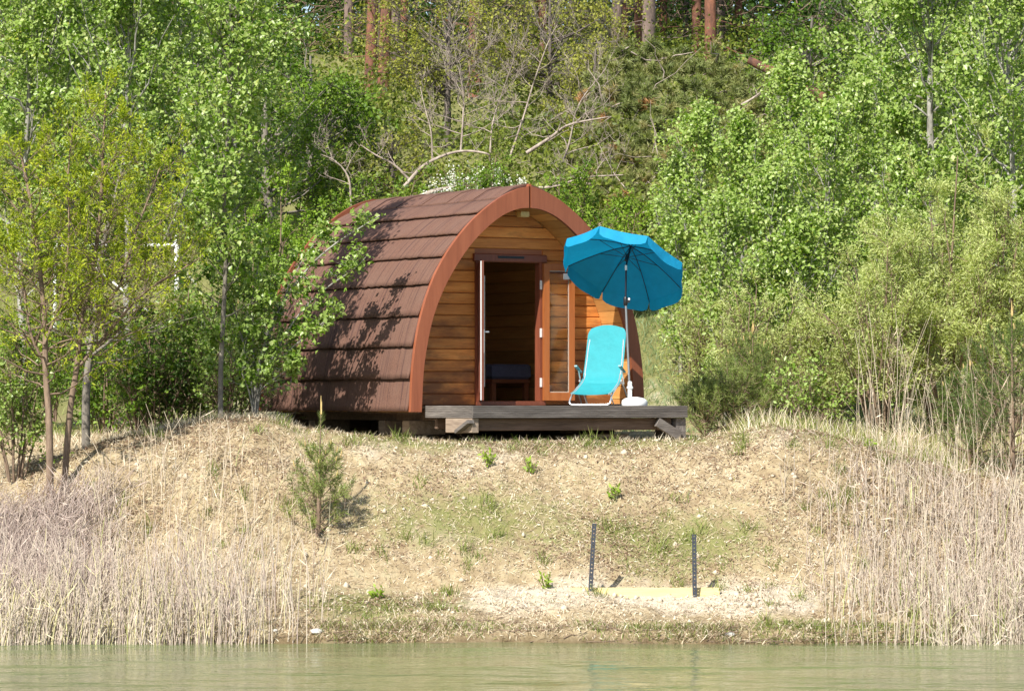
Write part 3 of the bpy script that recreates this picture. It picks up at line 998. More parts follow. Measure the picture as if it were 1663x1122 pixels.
post(958, 965, 970, 849, 37.28, 'leaning dark perforated steel post at the left end of the yellow board')
post(1128, 1127, 974, 867, 37.28, 'upright dark perforated steel post at the right end of the yellow board')
bd_x0, bd_x1 = X_at(926, 37.36), X_at(1168, 37.36)
yb = MB()
board_z = float(np.max(ground(np.linspace(bd_x0, bd_x1, 40), np.full(40, 37.36)))) + .010
nseg = 12
vs = []
for i in range(nseg + 1):
    x = bd_x0 + (bd_x1 - bd_x0) * i / nseg
    zz = board_z
    for yy, zc in ((37.33, zz - .09), (37.37, zz - .09), (37.395, zz + .030), (37.355, zz + .030)):
        vs.append((x, yy, zc))
fs = [(0, 1, 2, 3), tuple(nseg * 4 + k for k in (3, 2, 1, 0))]
for i in range(nseg):
    for k in range(4):
        a = i * 4 + k; c = i * 4 + (k + 1) % 4
        fs.append((a, a + 4, c + 4, c))
tag(yb.add(vs, fs).build('timber_board', FRESH), 'fresh yellow timber board lying in the sand between two steel posts', 'board')

# ------------------------------------------------------------------ football goal in the trees at left
Yg = 58.0
gl = empty('football_goal', (X_at(188, Yg), Yg, Z_at(550, Yg)), 0)
tag(gl, 'white metal football goal frame half hidden behind the left trees', 'goal')
gw = X_at(287, Yg) - X_at(188, Yg); gh = Z_at(398, Yg) - Z_at(550, Yg)
MB().tube([(-gw, 0, 0), (-gw, 0, gh)], .032, 8).build('goal_post', WHITE_PAINT, gl)
MB().tube([(gw, 0, 0), (gw, 0, gh + .16)], .042, 8).build('goal_post', WHITE_PAINT, gl)
MB().tube([(-gw, 0, gh), (gw, 0, gh)], .026, 8).build('crossbar', WHITE_PAINT, gl)
MB().tube([(-gw + .3, 0, .02), (gw, 0, .02)], .024, 8).build('ground_bar', WHITE_PAINT, gl)
MB().tube([(-gw + .2, .3, gh), (gw, .1, .05)], .016, 6).build('diagonal_stay', WHITE_PAINT, gl)
MB().tube([(gw + .08, .1, gh * .75), (gw + .6, .5, gh * .35)], .016, 6).build('rear_stay', WHITE_PAINT, gl)
#VEG
# ------------------------------------------------------------------ vegetation builders
def leaf_geo(pos, axis, nrm, ln, wd, fold=.25):
    """folded four-sided leaves: base, left, tip, right"""
    axis = norm(axis); side = norm(np.cross(axis, nrm)); up = np.cross(side, axis)
    ln = ln[:, None]; wd = wd[:, None]
    b = pos
    l = pos + axis * ln * .42 + side * wd * .5 + up * wd * fold
    r = pos + axis * ln * .42 - side * wd * .5 + up * wd * fold
    t = pos + axis * ln
    N = len(pos)
    V = np.stack([b, l, t, r], 1).reshape(-1, 3)
    i = np.arange(N)[:, None] * 4
    Fc = np.concatenate([i + np.array([[0, 2, 1]]), i + np.array([[0, 3, 2]])], 0)
    return V, Fc


def rand_unit(n, r):
    return norm(r.normal(size=(n, 3)))


class Plant:
    """grows limbs, twigs and leaves for one plant; builds trunk and crown parts"""
    def __init__(s, name, label, cat, x, y, group=None, seed=0, z=None):
        s.r = np.random.default_rng(seed * 977 + 13)
        s.o = empty(name, (x, y, G(x, y) - .03 if z is None else z))
        tag(s.o, label, cat, group)
        s.wv = []; s.wf = []; s.nw = 0
        s.lv = []; s.lf = []; s.lt = []; s.nl = 0

    def wood(s, P, Rr, sides):
        V, Q = tubes(P, Rr, sides)
        s.wv.append(V); s.wf.append(Q + s.nw); s.nw += len(V)

    def leaves(s, pos, axis, nrm, ln, wd, tint, fold=.25):
        V, Fc = leaf_geo(pos, axis, nrm, ln, wd, fold)
        s.lv.append(V); s.lf.append(Fc + s.nl); s.nl += len(V); s.lt.append(np.repeat(tint, 4))

    def stem(s, base, top, r0, r1, wig=.06, n=9, sides=7):
        r = s.r
        t = np.linspace(0, 1, n)[:, None]
        P = np.array(base)[None] * (1 - t) + np.array(top)[None] * t
        Ls = np.linalg.norm(np.array(top) - np.array(base))
        w = np.cumsum(r.normal(0, wig * Ls / n, (n, 3)), 0); w[:, 2] *= .2
        w -= w[:1]; w -= t * w[-1:] * .6
        P = P + w
        s.wood(P[None], np.linspace(r0, r1, n)[None], sides)
        return P

    def limbs(s, P, r0, n, t0, t1, length, elev, curve=.3, sides=5, az=None, k=6):
        """n limbs off stem polyline P; length(t) in metres; elev in degrees (base, tip)"""
        r = s.r
        t = np.sort(r.uniform(t0, t1, n)); t = t0 + (t1 - t0) * (np.arange(n) + r.uniform(0, 1, n)) / n
        a = arclen(P) / arclen(P)[-1]
        B = np.stack([np.interp(t, a, P[:, i]) for i in range(3)], 1)
        th = (np.arange(n) * 2.399 + r.uniform(-.5, .5, n)) if az is None else r.uniform(az[0], az[1], n)
        e = np.radians(elev[0] + (elev[1] - elev[0]) * (t - t0) / max(t1 - t0, 1e-6) + r.normal(0, 9, n))
        D = np.stack([np.cos(th) * np.cos(e), np.sin(th) * np.cos(e), np.sin(e)], 1)
        Ln = np.array([length(x) for x in t]) * r.uniform(.7, 1.15, n)
        u = np.linspace(0, 1, k)
        PP = B[:, None, :] + D[:, None, :] * (Ln[:, None] * u[None])[..., None]
        PP[..., 2] += curve * Ln[:, None] * (u ** 2)[None]
        jit = np.cumsum(r.normal(0, .035, (n, k, 3)), 1) * Ln[:, None, None]; jit[:, 0] = 0
        PP += jit
        rb = np.minimum(r0 * (1 - .75 * t), .005 + Ln * .009)
        RR_ = rb[:, None] * np.linspace(1, .25, k)[None]
        s.wood(PP, RR_, sides)
        return PP, Ln, RR_

    def twigs(s, PP, Ln, m, frac, spread=.8, up=.2, t0=.2, rad=.004, k=4, draw=1.0, floor=.0):
        r = s.r
        n, kk, _ = PP.shape
        t = r.uniform(t0, 1, (n, m)) ** .85
        u = np.linspace(0, 1, kk)
        f = t * (kk - 1); i = np.minimum(f.astype(int), kk - 2); fr = (f - i)[..., None]
        ar = np.arange(n)[:, None]
        B = PP[ar, i] * (1 - fr) + PP[ar, i + 1] * fr
        T = norm(PP[ar, i + 1] - PP[ar, i])
        D = norm(T * (1 - spread * .5) + rand_unit(n * m, r).reshape(n, m, 3) * spread + np.array([0, 0, up]))
        ln = (Ln[:, None] * frac * r.uniform(.5, 1.25, (n, m)) * (1.15 - .6 * t)) + floor
        B = B.reshape(-1, 3); D = D.reshape(-1, 3); ln = ln.ravel()
        v = np.linspace(0, 1, k)
        Q = B[:, None] + D[:, None] * (ln[:, None] * v)[..., None]
        Q[..., 2] += (up * .4) * ln[:, None] * v[None] ** 2
        Q[:, 1:] += r.normal(0, .05, (len(B), k - 1, 3)) * ln[:, None, None]
        if rad > 0:
            c = r.random(len(B)) < draw
            if c.any(): s.wood(Q[c], np.full((c.sum(), k), rad) * np.linspace(1, .45, k), 3)
        return Q, ln

    def leaf_on(s, Q, per, size, asp, spread, droop=.3, along=.3, tint=(.5, .2), hi=0.0, t0=.1, fold=.25, upn=.6, clump=0.0):
        """leaves along twigs Q (n,k,3)"""
        r = s.r
        n, k, _ = Q.shape
        N = n * per
        wgt = np.exp(r.normal(0, .75, n)); wgt /= wgt.sum()
        jt = r.choice(n, N, p=wgt)
        t = r.uniform(t0, 1.03, N)
        f = np.clip(t, 0, 1) * (k - 1); i = np.minimum(f.astype(int), k - 2); fr = (t * (k - 1) - i)[:, None]
        B = Q[jt, i] * (1 - fr) + Q[jt, i + 1] * fr
        T = norm(Q[jt, i + 1] - Q[jt, i])
        B = B + r.normal(0, 1, (N, 3)) * spread
        ax = norm(T * along + rand_unit(N, r) * .8 + np.array([0, 0, -droop]))
        nr = norm(rand_unit(N, r) + np.array([0, 0, upn]) + np.array([sun_to.x, sun_to.y, sun_to.z]) * .75)
        ln = size * r.uniform(.45, 1.35, N)
        tw = r.normal(0, tint[1] * .8, n)[jt]
        ti = np.clip(tint[0] + tw + r.normal(0, tint[1], N), 0, .82)
        if hi > 0: ti = np.where(r.random(N) < hi, r.uniform(.85, 1, N), ti)  # some leaves near white: pale undersides and painted-in sun glints
        s.leaves(B, ax, nr, ln, ln * asp, ti, fold)

    def needles(s, Q, per, length, width, ang=.75, tint=(.45, .18), t0=.25):
        r = s.r
        n, k, _ = Q.shape
        N = n * per
        t = r.uniform(t0, 1.0, (n, per))
        f = t * (k - 1); i = np.minimum(f.astype(int), k - 2); fr = (f - i)[..., None]
        ar = np.arange(n)[:, None]
        B = (Q[ar, i] * (1 - fr) + Q[ar, i + 1] * fr).reshape(-1, 3)
        T = norm(Q[ar, i + 1] - Q[ar, i]).reshape(-1, 3)
        ax = norm(T * ang + norm(np.cross(T, rand_unit(N, r))))
        ln = length * r.uniform(.7, 1.15, N)
        sd = norm(np.cross(ax, rand_unit(N, r))) * width * .5
        V = np.stack([B - sd, B + sd, B + ax * ln[:, None]], 1).reshape(-1, 3)
        Fc = np.arange(N * 3).reshape(-1, 3)
        ti = np.clip(tint[0] + np.repeat(r.normal(0, tint[1], n), per) + r.normal(0, tint[1] * .5, N), 0, 1)
        s.lv.append(V); s.lf.append(Fc + s.nl); s.nl += len(V); s.lt.append(np.repeat(ti, 3))

    def done(s, bark, leaf, trunk='trunk', crown='crown'):
        if s.wv:
            f = np.concatenate(s.wf)
            mesh_np(trunk, np.concatenate(s.wv), f, bark, s.o, smooth=True)
        if s.lv:
            mesh_np(crown, np.concatenate(s.lv), np.concatenate(s.lf), leaf, s.o, {'tint': np.concatenate(s.lt)})
        return s.o


SEED = [100]


def nseed():
    SEED[0] += 1
    return SEED[0]


def poplar(px, Y, top, width, label, group='poplar trees', leaf=.063, dens=1.0, low=.12, bark=BARK_POPLAR, lm=LEAF_POPLAR, r0=.06, elev=(38, 62), lean=0, hi=.17, name='poplar_tree', tint=(.52, .17), nl=None):
    """broad-leaved tree: trunk, rising limbs, twigs, leaves; px/top in photograph pixels at distance Y; width in m"""
    x = X_at(px, Y); p = Plant(name, label, 'tree', x, Y, group, nseed())
    h = Z_at(top, Y) - p.o.location.z
    P = p.stem((0, 0, 0), (lean, 0, h), r0, .012, .05, 10)
    n = nl or int(16 + 5.0 * h)
    PP, Ln, _ = p.limbs(P, r0, n, low, .97, lambda t: width * (.35 + .65 * math.sin(math.pi * min(1, (.15 + .85 * (1 - t)))) ) * (1.0 if t < .75 else (1.05 - t) / .3), elev, .25)
    Q, ln = p.twigs(PP, Ln, 8, .42, .75, .25, floor=.10)
    area = width * 2 * h
    per = max(6, int(dens * area * 950 / len(Q) * (.07 / leaf) ** 2))
    p.leaf_on(Q, per, leaf, .78, .055 * leaf / .07 + .02, .35, .25, tint, hi)
    # leaves of the leader
    q = P[-5:][None]
    p.leaf_on(q, int(60 * dens), leaf, .78, .07, .35, .25, tint, hi)
    return p.done(bark, lm)


def bush(px, Y, top, width, label, group, lm, leaf, asp=.6, dens=1.0, bark=BARK_BROWN, name='shrub', cat='shrub', stems=9, droop=.1, hi=0.0, tint=(.5, .16), upright=.6, t0=.15, along=.5, depth=.8, fold=.25, base_z=None):
    """many-stemmed shrub whose foliage fills an uneven rounded envelope"""
    x = X_at(px, Y); p = Plant(name, label, cat, x, Y, group, nseed(), base_z)
    r = p.r
    h = max(Z_at(top, Y) - p.o.location.z, .7)
    k = 7
    th = np.arange(stems) * 2.399 + r.uniform(-.4, .4, stems)
    rad = np.sqrt((np.arange(stems) + .5) / stems)
    tops = np.stack([np.cos(th) * rad * width * .9, np.sin(th) * rad * width * depth, h * (1.0 - .42 * rad ** 2) * r.uniform(.84, 1.02, stems)], 1)
    tops[0, 2] = h
    bs = np.stack([np.cos(th) * rad * width * .18, np.sin(th) * rad * width * .18, np.zeros(stems)], 1)
    u = np.linspace(0, 1, k)[None, :, None]
    PP = bs[:, None] * (1 - u) + tops[:, None] * u
    PP[..., :2] += (bs - tops)[:, None, :2] * (u * (1 - u)) * .5 * upright
    PP += np.cumsum(r.normal(0, .02 * h, (stems, k, 3)), 1) * u
    Ls = np.linalg.norm(tops - bs, axis=1)
    p.wood(PP, (.008 + .006 * Ls)[:, None] * np.linspace(1, .3, k)[None], 5)
    # side limbs
    L1, l1 = p.twigs(PP, Ls, 9, .30, .8, .35 * upright, t0=t0, rad=.006, k=5, floor=.08)
    Q, ln = p.twigs(L1, l1, 5, .5, .8, .3 * upright, t0=.15, rad=.0028, k=4, floor=.06)
    area = width * 2 * h
    per = max(4, int(dens * area * 1000 / len(Q) * (.07 / leaf) ** 2 * (.7 / asp) ** .8))
    p.leaf_on(Q, per, leaf, asp, leaf * .45 + .015, droop, along, tint, hi, fold=fold)
    return p.done(bark, lm, 'stems', 'foliage')


def broad(px, Y, top, width, label, group, lm, leaf=.09, dens=1.0, bark=BARK_GREY, low=.1, base=None, name='broadleaf_tree', tint=(.5, .14), clumps=46, asp=.75, r0=.11, wk=1.0, hi=0.0):
    """rounded deciduous tree: limbs ending in leaf clumps of uneven size"""
    x = X_at(px, Y); p = Plant(name, label, 'tree', x, Y, group, nseed())
    r = p.r
    h = Z_at(top, Y) - p.o.location.z
    P = p.stem((0, 0, 0), (r.normal(0, .1), 0, h * .9), r0, .02, .06, 10)
    # clump centres in an uneven ellipsoid
    c = rand_unit(clumps, r) * r.uniform(.45, 1, clumps)[:, None] ** .6
    c *= 1 + .18 * np.sin(c[:, :1] * 5 + 2 * c[:, 2:3] * 4)
    z0 = h * low
    C = np.stack([c[:, 0] * width, c[:, 1] * width * .9, z0 + (h - z0) * (.5 + .5 * c[:, 2])], 1)
    t = np.clip(C[:, 2] / h * .75, .05, .95)
    a = arclen(P) / arclen(P)[-1]
    B = np.stack([np.interp(t, a, P[:, i]) for i in range(3)], 1)
    u = np.linspace(0, 1, 6)[None, :, None]
    LP = B[:, None] * (1 - u) + C[:, None] * u
    LP[..., 2] -= (u * (1 - u))[..., 0] * .25 * np.linalg.norm(C - B, axis=1)[:, None]
    LP += np.cumsum(r.normal(0, .03, (clumps, 6, 3)), 1) * u
    p.wood(LP, wk * np.minimum(.045, .012 + .012 * np.linalg.norm(C - B, axis=1))[:, None] * np.linspace(1, .25, 6)[None], 5)
    cs = width * r.uniform(.22, .42, clumps)
    nt_ = 16
    D = norm(rand_unit(clumps * nt_, r) + np.array([0, 0, .25]))
    S0 = np.repeat(C, nt_, 0) - D * 0.0
    tl = np.repeat(cs, nt_) * r.uniform(.5, 1.15, clumps * nt_)
    v = np.linspace(0, 1, 4)
    Q = S0[:, None] + D[:, None] * (tl[:, None] * v)[..., None]
    Q[..., 2] -= .12 * tl[:, None] * v[None] ** 2
    p.wood(Q, np.full((len(Q), 4), .0045) * np.linspace(1, .4, 4), 3)
    area = width * 2 * (h - z0)
    per = max(4, int(dens * area * 900 / len(Q) * (.07 / leaf) ** 2))
    p.leaf_on(Q, per, leaf, asp, leaf * .5 + .02, .12, .3, tint, hi, t0=.25, upn=.9)
    return p.done(bark, lm)


def pine_tall(px, Y, r0, label, h=15, lean=0, bark=BARK_PINE, crown0=.52, seedlings=0):
    x = X_at(px, Y); p = Plant('pine_tree', label, 'tree', x, Y, 'tall pines on the hill crest', nseed())
    P = p.stem((0, 0, -.4), (lean, 0, h), r0, r0 * .35, .022, 14, 9)
    PP, Ln, _ = p.limbs(P, r0 * .5, 26, crown0, .99, lambda t: 2.4 * (1.25 - t), (5, 45), .15)
    Q, ln = p.twigs(PP, Ln, 9, .3, .8, .35, rad=.006, floor=.15)
    p.needles(Q, 34, .16, .022, .8)
    # dead snags lower on the stem
    PP, Ln, _ = p.limbs(P, r0 * .25, 14, .06, crown0, lambda t: 1.3, (-8, 25), .1, sides=4)
    Q, ln = p.twigs(PP, Ln, 5, .4, .9, .1, rad=.006)
    return p.done(bark, NEEDLE)


def small_pine(x, Y, h, label, group='young pines', spread=.42, whorls=7, per=60, nl=.075, nw=.006, candles=True, name='young_pine', cat='pine sapling', leader=.16, tint=(.5, .15), tmax=.80, elev=(14, 34), curve=.35):
    p = Plant(name, label, cat, x, Y, group, nseed())
    r = p.r
    P = p.stem((0, 0, 0), (r.normal(0, .02), 0, h), .016 * h + .006, .006, .015, 9, 6)
    allQ = []; tips = [P[-1]]; tdir = [np.array([0, 0, 1.0])]
    for w in range(whorls):
        t = .05 + tmax * w / whorls
        n = 7
        PP, Ln, _ = p.limbs(P, .012, n, t, t + .06, lambda q: h * spread * (1.08 - q) ** .8 + .05, elev, curve, sides=4, k=5)
        allQ.append(PP)
        Q, ln = p.twigs(PP, Ln, 4, .42, .6, .3, t0=.35, rad=.004, k=5, floor=.04)
        allQ.append(Q)
        for q in PP: tips.append(q[-1]); tdir.append(norm((q[-1] - q[-2])[None])[0])
    for Q in allQ: p.needles(Q, per, nl, nw, .75, tint, t0=.15)
    # leader needles
    a = P[-6:][None]
    p.needles(a, per * 11, nl, nw, 1.1, tint, t0=0)
    o = p.done(BARK_BROWN, NEEDLE)
    if candles:
        tips = np.array(tips); td = norm(np.array(tdir) * .4 + np.array([0, 0, 1.0]))
        ln = np.full(len(tips), leader * .42) * r.uniform(.5, 1.1, len(tips)); ln[0] = leader
        ex = 4
        P0 = [tips[:1], *[tips[:1] + r.normal(0, .010, (1, 3)) for _ in range(ex)], tips[-15:]]
        T0 = [td[:1], *[norm(np.array([[r.normal(0, .12), r.normal(0, .12), 1]])) for _ in range(ex)], td[-15:]]
        L0 = [ln[:1], np.full(ex, leader) * r.uniform(.5, .8, ex), ln[-15:]]
        B = np.concatenate(P0); T = np.concatenate(T0); Lc = np.concatenate(L0)
        u = np.linspace(0, 1, 4)
        for b_, t_, l_ in zip(B, T, Lc):
            V, Qd = tubes((b_[None] + t_[None] * (l_ * u)[:, None])[None], (np.array([.9, 1, .9, .35]) * .0075)[None], 5)
            mesh_np('candle', V, Qd, CANDLE, o, smooth=True)
    return o


CANDLE = flat_mat('pale_pine_candle', (.50, .36, .14), .7)

# ------------------------------------------------------------------ far wood, hill cover
r = np.random.default_rng(55)


def stuff_leaves(name, mat, pos, ln, wd, tint, upn=.5, droop=.1, fold=.2, axis=None):
    N = len(pos)
    ax = norm(rand_unit(N, r) + np.array([0, 0, -droop])) if axis is None else axis
    nr = norm(rand_unit(N, r) + np.array([0, 0, upn]) + np.array(sun_to) * .3)
    V_, F_ = leaf_geo(pos, ax, nr, ln, wd, fold)
    return tag(mesh_np(name, V_, F_, mat, None, {'tint': np.repeat(np.clip(tint, 0, 1), 4)}), kind='stuff')


# distant wood beyond the crest, as one mass of leafy clumps
nc = 2300
cxy = np.stack([r.uniform(-30, 30, nc), r.uniform(88, 118, nc)], 1)
cz = ground(cxy[:, 0], cxy[:, 1]) + 11 * r.random(nc) ** 1.3 + .2
k_ = 70
pos = np.repeat(np.stack([cxy[:, 0], cxy[:, 1], cz], 1), k_, 0) + r.normal(0, 1, (nc * k_, 3)) * np.array([.8, .8, .5])
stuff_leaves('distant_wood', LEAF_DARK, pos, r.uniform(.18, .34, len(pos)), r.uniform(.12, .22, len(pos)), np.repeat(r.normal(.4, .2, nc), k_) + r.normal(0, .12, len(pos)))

# bare twiggy brush and dark bushes between the trunks on the crest
m_ = 2600
bx0 = np.stack([r.uniform(-13, 13, m_), r.uniform(79, 87, m_), np.zeros(m_)], 1); bx0[:, 2] = ground(bx0[:, 0], bx0[:, 1]) + r.uniform(0, 3.2, m_)
dd = norm(r.normal(size=(m_, 3)) * np.array([1, .6, .6]) + np.array([0, 0, .25]))
uu = np.linspace(0, 1, 5)
BP = bx0[:, None] + dd[:, None] * (r.uniform(.5, 1.8, m_)[:, None] * uu)[..., None]
BP[:, 1:] += np.cumsum(r.normal(0, .05, (m_, 4, 3)), 1)
V_, Q_ = tubes(BP, r.uniform(.008, .02, m_)[:, None] * np.linspace(1, .35, 5)[None], 3)
tag(mesh_np('crest_brush', V_, Q_, BARK_BROWN), kind='stuff')
nc = 700
c3 = np.stack([r.uniform(-13, 13, nc), r.uniform(80, 88, nc), np.zeros(nc)], 1); c3[:, 2] = ground(c3[:, 0], c3[:, 1]) + 3.4 * r.random(nc) ** 1.3
pos = np.repeat(c3, 50, 0) + r.normal(0, 1, (nc * 50, 3)) * np.array([.4, .4, .28])
stuff_leaves('crest_bushes', LEAF_DARK, pos, r.uniform(.08, .15, len(pos)), r.uniform(.05, .09, len(pos)), np.repeat(r.normal(.4, .22, nc), 50) + r.normal(0, .12, len(pos)))

# undergrowth on the slope
nc = 2600
cx_ = r.uniform(-17, 17, nc); cy_ = 49 + 40 * r.random(nc) ** 1.2
keep = ~((cx_ < -3.2) & (cy_ < 60)) & ~((cy_ < 50.5) & (np.abs(cx_ - 2.2) < 1.6))
cx_, cy_ = cx_[keep], cy_[keep]; nc = len(cx_)
hh = r.uniform(.1, .9, nc) * np.clip((cy_ - 47) / 6, .3, 1)
k_ = 60
pos = np.repeat(np.stack([cx_, cy_, ground(cx_, cy_) + hh], 1), k_, 0) + r.normal(0, 1, (nc * k_, 3)) * np.array([.32, .32, .22])
stuff_leaves('hillside_undergrowth', LEAF_OLIVE, pos, r.uniform(.07, .13, len(pos)), r.uniform(.04, .08, len(pos)), np.repeat(r.normal(.4, .2, nc), k_) + r.normal(0, .14, len(pos)))


def blades(name, mat, x, y, h, lean=.35, w=.006, tint=None, kink=.3, z=None, flat=0.0):
    """grass blades: two-segment tapering ribbons"""
    N = len(x)
    z = ground(x, y) - .01 if z is None else z
    B = np.stack([x, y, z], 1)
    az = r.uniform(0, 2 * np.pi, N)
    d = np.stack([np.cos(az), np.sin(az), np.zeros(N)], 1)
    le = np.abs(r.normal(lean, .3, N))
    up = norm(np.stack([d[:, 0] * le, d[:, 1] * le, np.full(N, 1.0 - flat)], 1))
    M = B + up * (h * .55)[:, None]
    T = M + norm(up + d * kink * r.uniform(.3, 2, N)[:, None]) * (h * .45)[:, None]
    a2 = r.uniform(0, 2 * np.pi, N)
    sd = np.stack([np.cos(a2), np.sin(a2), np.zeros(N)], 1) * (w * .5)
    V_ = np.stack([B - sd, B + sd, M - sd * .8, M + sd * .8, T], 1).reshape(-1, 3)
    i = np.arange(N)[:, None] * 5
    q = i + np.array([[0, 1, 3, 2]]); t3 = i + np.array([[2, 3, 4]])
    ti = r.normal(.5, .2, N) if tint is None else tint
    return tag(mesh_np(name, V_, [q, t3], mat, None, {'tint': np.repeat(np.clip(ti, 0, 1), 5)}), kind='stuff')


def scatter(n, x0, x1, y0, y1, dens=None):
    x = r.uniform(x0, x1, n); y = r.uniform(y0, y1, n)
    if dens is not None:
        k = r.random(n) < dens(x, y)
        x, y = x[k], y[k]
    return x, y


# grassy slope right of the pod and along its toe
x, y = scatter(26000, -2.5, 6.5, 45.6, 53)
blades('slope_grass', GRASS_BLUE, x, y, r.uniform(.05, .19, len(x)), .6, .010)
x, y = scatter(26000, -10, -2, 43.5, 60, lambda x, y: np.clip(.5 + fbm(x * .5, y * .5), 0, 1))
blades('meadow_grass', GRASS, x, y, r.uniform(.06, .25, len(x)), .4, .011)


# ---- bank cover
def on_bank(x, y):
    return 1.0 - np.exp(-(((x - X_at(1050, 37.4)) / 2.2) ** 2 + ((y - 37.35) / .48) ** 2)) * .93


def litter(name, mat, n, x0, x1, y0, y1, l0, l1, w0, w1, dens, lift=.008, tint=(.5, .24), tilt=.25):
    x, y = scatter(n, x0, x1, y0, y1, dens)
    N = len(x)
    z = ground(x, y)
    e = .05
    nx = -(ground(x + e, y) - ground(x - e, y)) / (2 * e); ny_ = -(ground(x, y + e) - ground(x, y - e)) / (2 * e)
    nr = norm(np.stack([nx, ny_, np.ones(N)], 1))
    az = r.uniform(0, 2 * np.pi, N)
    ax = np.stack([np.cos(az), np.sin(az), r.normal(0, .12, N)], 1)
    ax = norm(ax - nr * (ax * nr).sum(1, keepdims=True) + nr * r.normal(0.08, tilt, N)[:, None])
    ln = r.uniform(l0, l1, N)
    pos = np.stack([x, y, z], 1) + nr * np.abs(r.normal(lift, lift, N))[:, None]
    pos[:, 2] += np.maximum(0, -ax[:, 2] * ln * .4)
    V_, F_ = leaf_geo(pos, ax, norm(nr + rand_unit(N, r) * .5), ln, r.uniform(w0, w1, N), .3)
    ti = np.clip(r.normal(tint[0], tint[1], N), 0, 1)
    return tag(mesh_np(name, V_, F_, mat, None, {'tint': np.repeat(ti, 4)}), kind='stuff')


gd = lambda x, y: np.clip(.9 * np.exp(-((y - 40.15) / .35) ** 2) * (np.abs(x - .6) < 3.4) * (.5 + fbm(x * 2, y * 2)) + .75 * np.exp(-(((x - 1.85) / .9) ** 2 + ((y - 38.35) / .5) ** 2)) + .5 * np.exp(-(((x + .4) / 1.1) ** 2 + ((y - 38.7) / .5) ** 2)) + .45 * np.exp(-(((x + 1.5) / .8) ** 2 + ((y - 36.8) / .4) ** 2)) + .5 * np.exp(-((y - 36.15) / .12) ** 2) + .25 * np.clip(fbm(x * 1.5 + 7, y * 1.5, 3), 0, 1), 0, 1)
patchy = lambda x, y: np.clip(on_bank(x, y) * (1 - .75 * gd(x, y)) * (.62 + .75 * fbm(x * 1.3 + 4, y * 1.3, 3)), .05, 1)
litter('dry_grass_litter', STRAW, 170000, -7.5, 7.5, 35.98, 41.2, .022, .085, .004, .0095, patchy)
litter('brown_leaf_litter', STRAW, 90000, -5.5, 5.6, 36.6, 41.0, .02, .055, .007, .017, lambda x, y: np.clip(on_bank(x, y) * (.36 + 1.7 * fbm(x * .9, y * 1.4, 3)), 0, 1), tint=(.14, .15))
x, y = scatter(16000, -6.8, 6.8, 35.93, 36.22, lambda x, y: np.clip(.55 + 1.2 * fbm(x * 1.5, y * 0 + 3, 3), .1, 1))
blades('shore_sedge', STRAW, x, y, r.uniform(.04, .17, len(x)), .9, .008, r.normal(.5, .26, len(x)), .8)
x, y = scatter(9000, -5, 5.5, 35.95, 36.3, lambda x, y: np.clip(.4 + 1.6 * fbm(x * 1.2 + 9, y * 0 + 3, 3), 0, 1))
blades('shore_green_grass', GRASS, x, y, r.uniform(.04, .15, len(x)), .7, .008, None, .7)
x, y = scatter(60000, -6.8, 6.8, 36.05, 41.3, lambda x, y: np.clip(on_bank(x, y) * (.22 + 1.0 * fbm(x * 1.7 + 1, y * 1.7, 3)), .01, 1))
blades('dry_grass', STRAW, x, y, r.uniform(.04, .15, len(x)), .9, .007, r.normal(.62, .2, len(x)))
x, y = scatter(95000, -6.5, 6.5, 36.05, 41.2, gd)
blades('short_green_grass', GRASS, x, y, r.uniform(.02, .085, len(x)), .7, .0065, r.normal(.62, .22, len(x)))
# tufts
tx, ty = scatter(120, -4.8, 5, 36.3, 40.6)
hx = np.repeat(tx, 34) + r.normal(0, .05, 120 * 34); hy = np.repeat(ty, 34) + r.normal(0, .05, 120 * 34)
blades('grass_tufts', GRASS, hx, hy, r.uniform(.07, .22, len(hx)) * np.repeat(r.uniform(.5, 1.2, 120), 34), .5, .008)
x, y = scatter(5000, -6.0, -2.6, 40.2, 43.2)
blades('tall_dry_grass', STRAW, x, y, r.uniform(.04, .18, len(x)), .7, .007, r.normal(.65, .2, len(x)))
x, y = scatter(9000, 2.6, 7.5, 40.6, 45.5, lambda x, y: np.clip(.5 + 1.3 * fbm(x * 1.4, y * 1.4), .05, 1))
blades('tall_mixed_grass', GRASS, x, y, r.uniform(.06, .34, len(x)), .5, .008, r.normal(.72, .25, len(x)))
x, y = scatter(3500, 2.6, 7.5, 40.6, 45.5)
blades('tall_straw_grass', STRAW, x, y, r.uniform(.10, .40, len(x)), .4, .007, r.normal(.75, .2, len(x)))
# twigs washed up along the waterline
m_ = 260
tx0 = r.uniform(-5, 5.5, m_); ty0 = r.uniform(35.85, 36.35, m_)
az_ = r.normal(0, .5, m_)
dd = np.stack([np.cos(az_), np.sin(az_) * .4, r.normal(.03, .12, m_)], 1)
ln_ = r.uniform(.06, .45, m_) ** 1.2
TP = np.stack([tx0, ty0, np.maximum(ground(tx0, ty0), 0) + .012], 1)[:, None] + dd[:, None] * (ln_[:, None] * np.linspace(0, 1, 4))[..., None]
TP[:, 1:] += r.normal(0, .012, (m_, 3, 3))
V_, Q_ = tubes(TP, r.uniform(.003, .008, m_)[:, None] * np.linspace(1, .5, 4)[None], 4)
tag(mesh_np('shore_twigs', V_, Q_, BARK_BROWN), kind='stuff')
